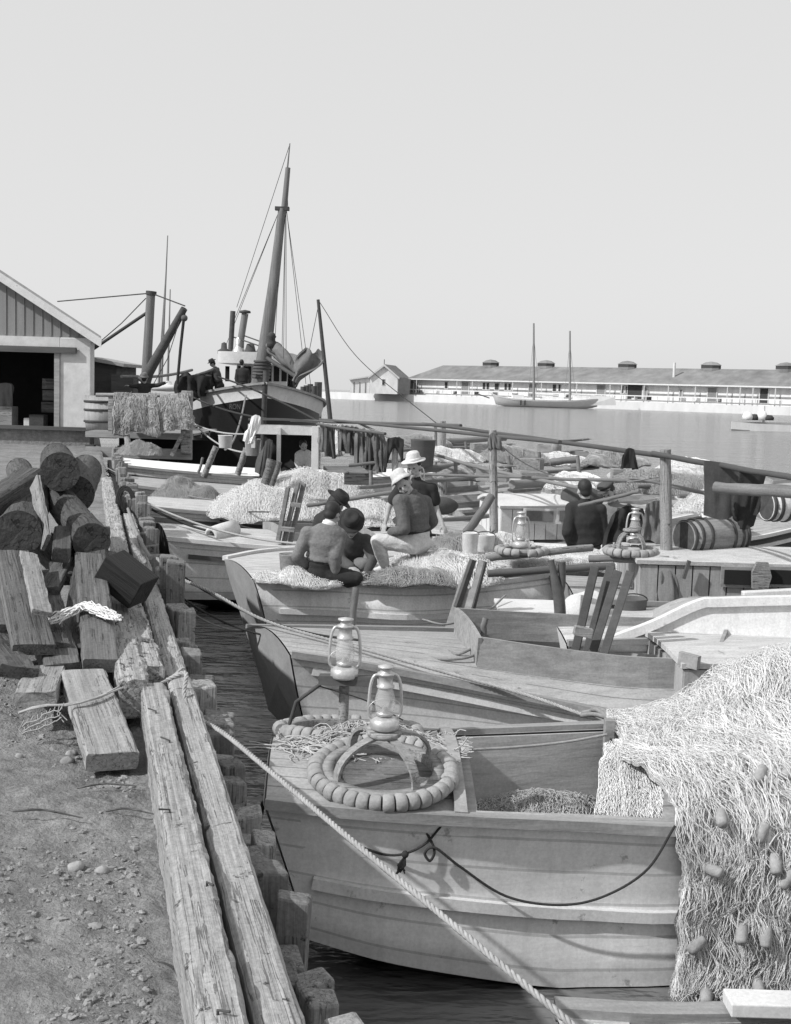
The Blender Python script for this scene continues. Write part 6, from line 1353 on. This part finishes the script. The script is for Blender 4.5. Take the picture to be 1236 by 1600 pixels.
def figure(lb, J, face, spine_x=None, shirt=shirt_g, sleeve=1.0, pants=khaki_m, hat=None, hatm=None, hair=True, collar=None, shoes=True, shoem=None, feet=True, s=1.0, hat_tilt=0, vest=None, vox=.011, group='men at work on the boats', curl=.6):
    pel, nk, hd = J['pel'], J['nk'], J['hd']; up_ = (hd-nk).normalized(); face = V(face).normalized()
    HF = ortho(up_, face.cross(up_))                       # columns: right, forward, up
    if HF.col[1].dot(face) < 0: HF = ortho(up_, up_.cross(face))
    rx, fy, uz = HF.col[0].copy(), HF.col[1].copy(), HF.col[2].copy()
    base = V((pel.x, pel.y, min([J[k].z for k in ('la', 'ra')]+[pel.z]) if feet else pel.z))
    t = thing('person', lb, 'person', base, 0, group)
    TF = ortho(nk-pel, J['rs']-J['ls'])
    def torso(g, f, q0=0):
        L = (nk-pel).length; z = TF.col[2]
        for q, wx, wy in ((.02, .158, .118), (.15, .156, .117), (.3, .156, .116), (.45, .160, .118), (.58, .166, .12), (.7, .17, .118), (.8, .165, .105)):
            if q < q0: continue
            g.ell(pel+z*L*q, (wx*s+f, wy*s+f, .12*s+f), TF, 18, 10)
        g.ell(pel+z*L*.87, (.15*s+f, .085*s+f, .07*s+f), TF, 18, 10)
        cap(g, J['ls'], J['rs'], .062*s+f, .062*s+f); cap(g, nk-z*.06, nk, .08*s+f*.5, .06*s+f*.5)
    def arm(g, a, f, end=1.0, r=1.0):
        S_, E, Wr = J[a+'s'], J[a+'e'], J[a+'w']
        if end <= .5: cap(g, S_, S_.lerp(E, end*2), .056*s+f, (.047+.008*(1-end))*s+f); return
        cap(g, S_, E, .054*s+f, .043*s+f); cap(g, E, E.lerp(Wr, (end-.5)*2), .043*s+f, (.03 if end > .9 else .036)*s+f)
    def leg(g, a, f, end=1.0):
        Hp, K, A = J[a+'h'], J[a+'k'], J[a+'a']
        cap(g, Hp, K, .084*s+f, .056*s+f); cap(g, K, K.lerp(A, end), .056*s+f, (.056-.02*end)*s+f)
    b = MB(); torso(b, -.012)
    for a in 'lr':
        arm(b, a, -.006); leg(b, a, -.012)
        wd = (J[a+'w']-J[a+'e']).normalized(); pn = J.get(a+'p', V((0, 0, -1)))
        hand(b, J[a+'w'], wd*.8+V(J.get(a+'hd', wd))*.4, pn+V((.01, .02, .03)), 1.08*s, curl)
        ft = J.get(a+'t', J[a+'a']+V((0, 0, -.03)))
        cap(b, J[a+'a'], ft, .034*s, .028*s)
    cap(b, nk-up_*.02, hd-up_*.05*s-fy*.015, .055*s, .05*s)
    h = lambda x, y, z: hd+(rx*x+fy*y+uz*z)*s
    b.ell(h(0, -.008, .022), (.076*s, .096*s, .098*s), HF, 16, 12); b.ell(h(0, .03, -.05), (.058*s, .064*s, .064*s), HF, 14, 10)
    b.ell(h(0, .07, -.092), (.026*s, .024*s, .02*s), HF, 10, 8); b.ell(h(0, .098, -.022), (.014*s, .022*s, .028*s), HF, 10, 8); b.ell(h(0, .078, .022), (.052*s, .018*s, .014*s), HF, 10, 8)
    for sx in (-1, 1):
        b.ell(h(sx*.078, -.008, -.012), (.012*s, .022*s, .034*s), HF, 8, 6); b.ell(h(sx*.045, .06, -.03), (.025*s, .022*s, .022*s), HF, 10, 8)
    fuse(b.build('body', skin_m, t, world=True), vox*.8, 3)
    for sx in (-1, 1): MB().ell(h(sx*.031, .083, .002), (.013*s, .008*s, .007*s), HF, 8, 6).build('eye', hair_m, t, world=True)
    MB().ell(h(0, .089, -.064), (.022*s, .006*s, .005*s), HF, 8, 6).build('mouth', hair_m, t, world=True)
    g = MB(); torso(g, .022, .28)
    zz = TF.col[2]; g.ell(pel+zz*(nk-pel).length*.27, (.187*s, .15*s, .07*s), TF, 18, 8); g.ell(pel+zz*(nk-pel).length*.62+TF.col[1]*0, (.192*s, .15*s, .13*s), TF, 18, 8)
    for a in 'lr': arm(g, a, .022, sleeve)
    fuse(g.build('shirt', shirt, t, world=True), vox*1.1, 8, .03)
    if pants:
        g = MB(); z = TF.col[2]; g.ell(pel-z*.02, (.175*s, .142*s, .13*s), TF, 16, 10); g.ell(pel+z*.08, (.172*s, .138*s, .11*s), TF, 16, 10)
        for a in 'lr': leg(g, a, .024, .94)
        fuse(g.build('trousers', pants, t, world=True), vox*1.1, 4, .03)
        MB().lathe([(1.0, -.016), (1.04, -.014), (1.04, .014), (1.0, .016)], Matrix.Translation(pel+z*.115) @ TF.to_4x4() @ Matrix.Diagonal((.172*s, .139*s, 1, 1)), 28).build('belt', hatd_m, t, world=True)
    if hair:
        g = MB(); g.ell(h(0, -.022, .036), (.084*s, .098*s, .096*s), HF, 18, 12); g.ell(h(0, -.045, -.025), (.072*s, .062*s, .06*s), HF, 14, 8)
        fuse(g.build('hair', hair_m, t, world=True), .012, 2, .012)
    if not collar and shirt is not cloth_d: MB().lathe([(.066*s, -.03), (.078*s, -.005), (.07*s, .02), (.060*s, .022)], Matrix.Translation(nk+up_*.005) @ HF.to_4x4(), 18).build('shirt_collar', shirt, t, world=True)
    if collar:
        MB().lathe([(.062*s, -.02), (.075*s, .0), (.07*s, .035), (.058*s, .04)], Matrix.Translation(nk+up_*.015) @ HF.to_4x4(), 18).build('collar', collar, t, world=True)
    if hat:
        M = Matrix.Translation(h(0, -.012, .055)) @ HF.to_4x4() @ Matrix.Rotation(hat_tilt, 4, 'X') @ Matrix.Diagonal((s*.98, s*1.12, s*1.0, 1))
        g = MB().lathe(HATS[hat], M, 28)
        for p in g.v: p += V((nz(p, 9, 1), nz(p, 9, 5), nz(p, 9, 9)))*.012
        if hat == 'cap':
            g.sheet([[M @ V((.09*math.cos(a)*(1+.0*k), .06+.09*math.sin(a)*(k/3)*1.0+.02, .03-.01*k/3)) for k in range(4)] for a in [math.pi*i/8 for i in range(9)]], .006)
        g.build('hat', hatm, t, world=True)
        if hat == 'felt' or hat == 'straw': MB().lathe([(.0945, .036), (.0955, .038), (.094, .06), (.0925, .06)], M, 28).build('hat_band', cloth_d if hat == 'felt' else farwall, t, world=True)
    if shoes and feet:
        for a in 'lr':
            A = J[a+'a']; T = J.get(a+'t', A+V((0, -.1, -.03))); d = (T-A).normalized(); g = MB(); F = ortho(V((0, 0, 1)) if abs(d.z) < .9 else V((0, 1, 0)), d)
            cap(g, A+V((0, 0, -.02)), T, .042*s, .036*s); g.ell(A.lerp(T, .5)+V((0, 0, -.015)), (.09*s, .042*s, .03*s), F, 12, 8)
            fuse(g.build('shoe', shoem or hatd_m, t, world=True), .01, 2)
    return t
def px_joints(Y, tab): return {k: at(v[0], v[1], Y=Y+(v[2] if len(v) > 2 else 0)) for k, v in tab.items()}
# man in white crushed hat, kneeling on one knee, back to the camera, looking round to the left
J = px_joints(13.1, dict(pel=(651, 846), nk=(643, 773), hd=(631, 757, -.02), ls=(625, 784, -.14), le=(632, 827, -.26), lw=(612, 831, -.12), rs=(663, 784, .12), re=(676, 815, .2), rw=(652, 836, .32), lh=(645, 850, -.1), lk=(590, 845, -.12), la=(601, 884, -.08), lt=(590, 891, -.1), rh=(657, 850, .08), rk=(650, 886, .06), ra=(676, 882, .42), rt=(680, 892, .5)))
figure('man in pale crushed hat kneeling with one knee up and looking round over his shoulder', J, (-.36, -.93, .02), shirt=shirt_g, pants=khaki_m, hat='bucket', hatm=straw_m, hair=True, hat_tilt=.3, shoem=white_p, curl=.9)
# boy with white collar, back to the camera
J = px_joints(12.6, dict(pel=(505, 893), nk=(513, 823), hd=(519, 803, .05), ls=(481, 834, .02), le=(464, 870, -.05), lw=(484, 890, .08), rs=(530, 837, .0), re=(524, 870, -.12), rw=(524, 892, -.10), lh=(495, 897, .02), lk=(520, 893, .34), la=(505, 910, .30), lt=(492, 914, .30), rh=(517, 899, -.04), rk=(556, 904, -.06), ra=(534, 912, .14), rt=(522, 917, .12)))
figure('young man in knitted sweater with white collar sitting with his back to the quay', J, (.45, .85, -.25), shirt=sweat_m, pants=cloth_d, collar=rag_m, hair=True, shoem=hatd_m)
# man in dark hat bending over the net, facing the camera
J = px_joints(13.5, dict(pel=(540, 882, .12), nk=(549, 838, -.05), hd=(549, 822, -.16), rs=(531, 848, -.03), re=(533, 876, -.16), rw=(549, 886, -.34), ls=(571, 846, -.03), le=(583, 872, -.14), lw=(574, 892, -.33), rh=(531, 884, .1), rk=(512, 878, -.22), ra=(522, 896, -.1), rt=(514, 898, -.2), lh=(552, 884, .1), lk=(570, 882, -.2), la=(562, 898, -.12), lt=(566, 900, -.22)))
figure('man in dark dented hat bowed over the net facing the quay', J, (.05, -.72, -.7), shirt=cloth_b, pants=cloth_g, hat='felt', hatm=hatd_m, hat_tilt=-.15)
# man in black hat behind the boy
J = px_joints(14.1, dict(pel=(497, 868), nk=(511, 803), hd=(524, 789, -.02), ls=(512, 814, -.16), le=(505, 846, -.2), lw=(528, 858, -.14), rs=(500, 812, .16), re=(508, 842, .24), rw=(530, 856, .2), lh=(503, 870, -.08), lk=(535, 868, -.1), la=(530, 892, -.06), lt=(542, 896, -.06), rh=(500, 870, .1), rk=(532, 866, .14), ra=(528, 890, .14), rt=(540, 894, .14)))
figure('man in black felt hat and coat hunched behind the young man in the sweater', J, (.85, -.1, -.5), shirt=cloth_d, pants=cloth_d, hat='felt', hatm=hatd_m, hat_tilt=.05)
# standing man with straw hat
J = px_joints(15.0, dict(pel=(652, 832), nk=(650, 750), hd=(647, 730, -.02), rs=(626, 764, .0), re=(608, 792, .0), rw=(602, 818, -.05), ls=(675, 764, 0), le=(682, 795, .0), lw=(692, 820, -.1), rh=(642, 836), rk=(640, 872, -.05), ra=(640, 912, 0), rt=(636, 918, -.16), lh=(662, 836), lk=(664, 872, -.05), la=(664, 912, 0), lt=(668, 918, -.16)))
figure('standing man in straw hat and black short-sleeved shirt behind the kneeling man', J, (-.35, -.9, -.25), shirt=cloth_d, sleeve=.3, pants=cloth_d, hat='straw', hatm=straw_m)
# two men sitting with their backs to us at the right
J = px_joints(14.4, dict(pel=(915, 870), nk=(915, 783), hd=(913, 765), ls=(893, 795), le=(886, 832, -.1), lw=(893, 852, .12), rs=(937, 797), re=(944, 835), rw=(930, 852, .15), lh=(906, 872), lk=(900, 866, .4), la=(902, 892, .42), lt=(900, 896, .52), rh=(924, 872), rk=(930, 866, .4), ra=(928, 892, .42), rt=(928, 896, .52)))
figure('grey-haired man in black coat sitting with his back to the quay at the right', J, (-.3, .95, -.1), shirt=cloth_d, pants=cloth_d, hair=True)
J = px_joints(15.3, dict(pel=(964, 858), nk=(959, 788), hd=(951, 770, -.03), rs=(942, 798, .05), re=(944, 828, .1), rw=(948, 846, -.05), ls=(978, 798), le=(982, 826, -.05), lw=(964, 844, -.15), rh=(956, 860), rk=(949, 858, -.4), ra=(951, 884, -.4), rt=(949, 886, -.5), lh=(972, 860), lk=(969, 858, -.4), la=(971, 884, -.4), lt=(971, 886, -.5)))
figure('man in flat cap and spectacles facing the man in the black coat', J, (-.55, -.8, -.1), shirt=cloth_g, pants=cloth_d, hat='cap', hatm=cloth_b)
# figure sitting in the shade of the white shelter
J = px_joints(25.9, dict(pel=(478, 735), nk=(474, 706), hd=(474, 696, -.08), rs=(466, 711), re=(464, 723, -.1), rw=(468, 732, -.2), ls=(483, 711), le=(486, 723, -.1), lw=(482, 732, -.2), rh=(472, 736), rk=(468, 735, -.4), ra=(468, 752, -.4), rt=(467, 753, -.5), lh=(484, 736), lk=(488, 735, -.4), la=(488, 752, -.4), lt=(488, 753, -.5)))
figure('man sitting in the shade inside the white shelter', J, (.3, -.9, -.3), shirt=khaki_m, pants=cloth_g, hair=True, vox=.02)
# men by the tug
J = px_joints(35.5, dict(pel=(226, 632), nk=(226, 600), hd=(226, 591, -.05), ls=(218, 603), le=(210, 604), lw=(203, 603, -.05), rs=(234, 603), re=(246, 602), rw=(258, 598, -.05), lh=(222, 634), lk=(222, 655), la=(222, 676), lt=(221, 678, -.12), rh=(230, 634), rk=(230, 655), ra=(230, 676), rt=(231, 678, -.12)))
figure('man in pale cap and dark jersey with both arms outstretched behind the net rack', J, (.2, .95, 0), shirt=cloth_d, pants=cloth_d, hat='bucket', hatm=cloth_g, vox=.022)
J = px_joints(43.8, dict(pel=(343, 601), nk=(336, 575), hd=(332, 568, -.04), ls=(333, 578, -.15), le=(322, 582, -.18), lw=(307, 586, -.15), rs=(340, 577, .15), re=(327, 584, .15), rw=(312, 587, .1), lh=(340, 602), lk=(338, 617), la=(341, 634), lt=(336, 636), rh=(346, 602), rk=(347, 617), ra=(348, 634), rt=(344, 636)))
figure('man in wide dark hat hauling with arms stretched forward on the tug', J, (-.95, -.1, -.25), shirt=cloth_b, pants=cloth_d, hat='felt', hatm=hatd_m, vox=.025)
J = px_joints(44.0, dict(pel=(381, 603), nk=(379, 575), hd=(378, 567), ls=(371, 579), le=(369, 592, -.05), lw=(372, 602, -.1), rs=(387, 579), re=(390, 592), rw=(388, 603, -.05), lh=(376, 604), lk=(376, 618), la=(376, 636), lt=(375, 637, .1), rh=(386, 604), rk=(386, 618), ra=(386, 636), rt=(386, 637, .1)))
figure('bare-headed man in dark jacket standing with his back to us before the wheelhouse', J, (.1, .95, -.1), shirt=cloth_d, pants=cloth_d, hair=True, vox=.025)
# low box under the kneeling man
tag(MB().box(at(660, 876, Y=13.35), (.28, .3, .22), None, .01).build('seat_box', wood_m, bevel=.006), 'low wooden box beside the knee of the man in the pale crushed hat', 'box')
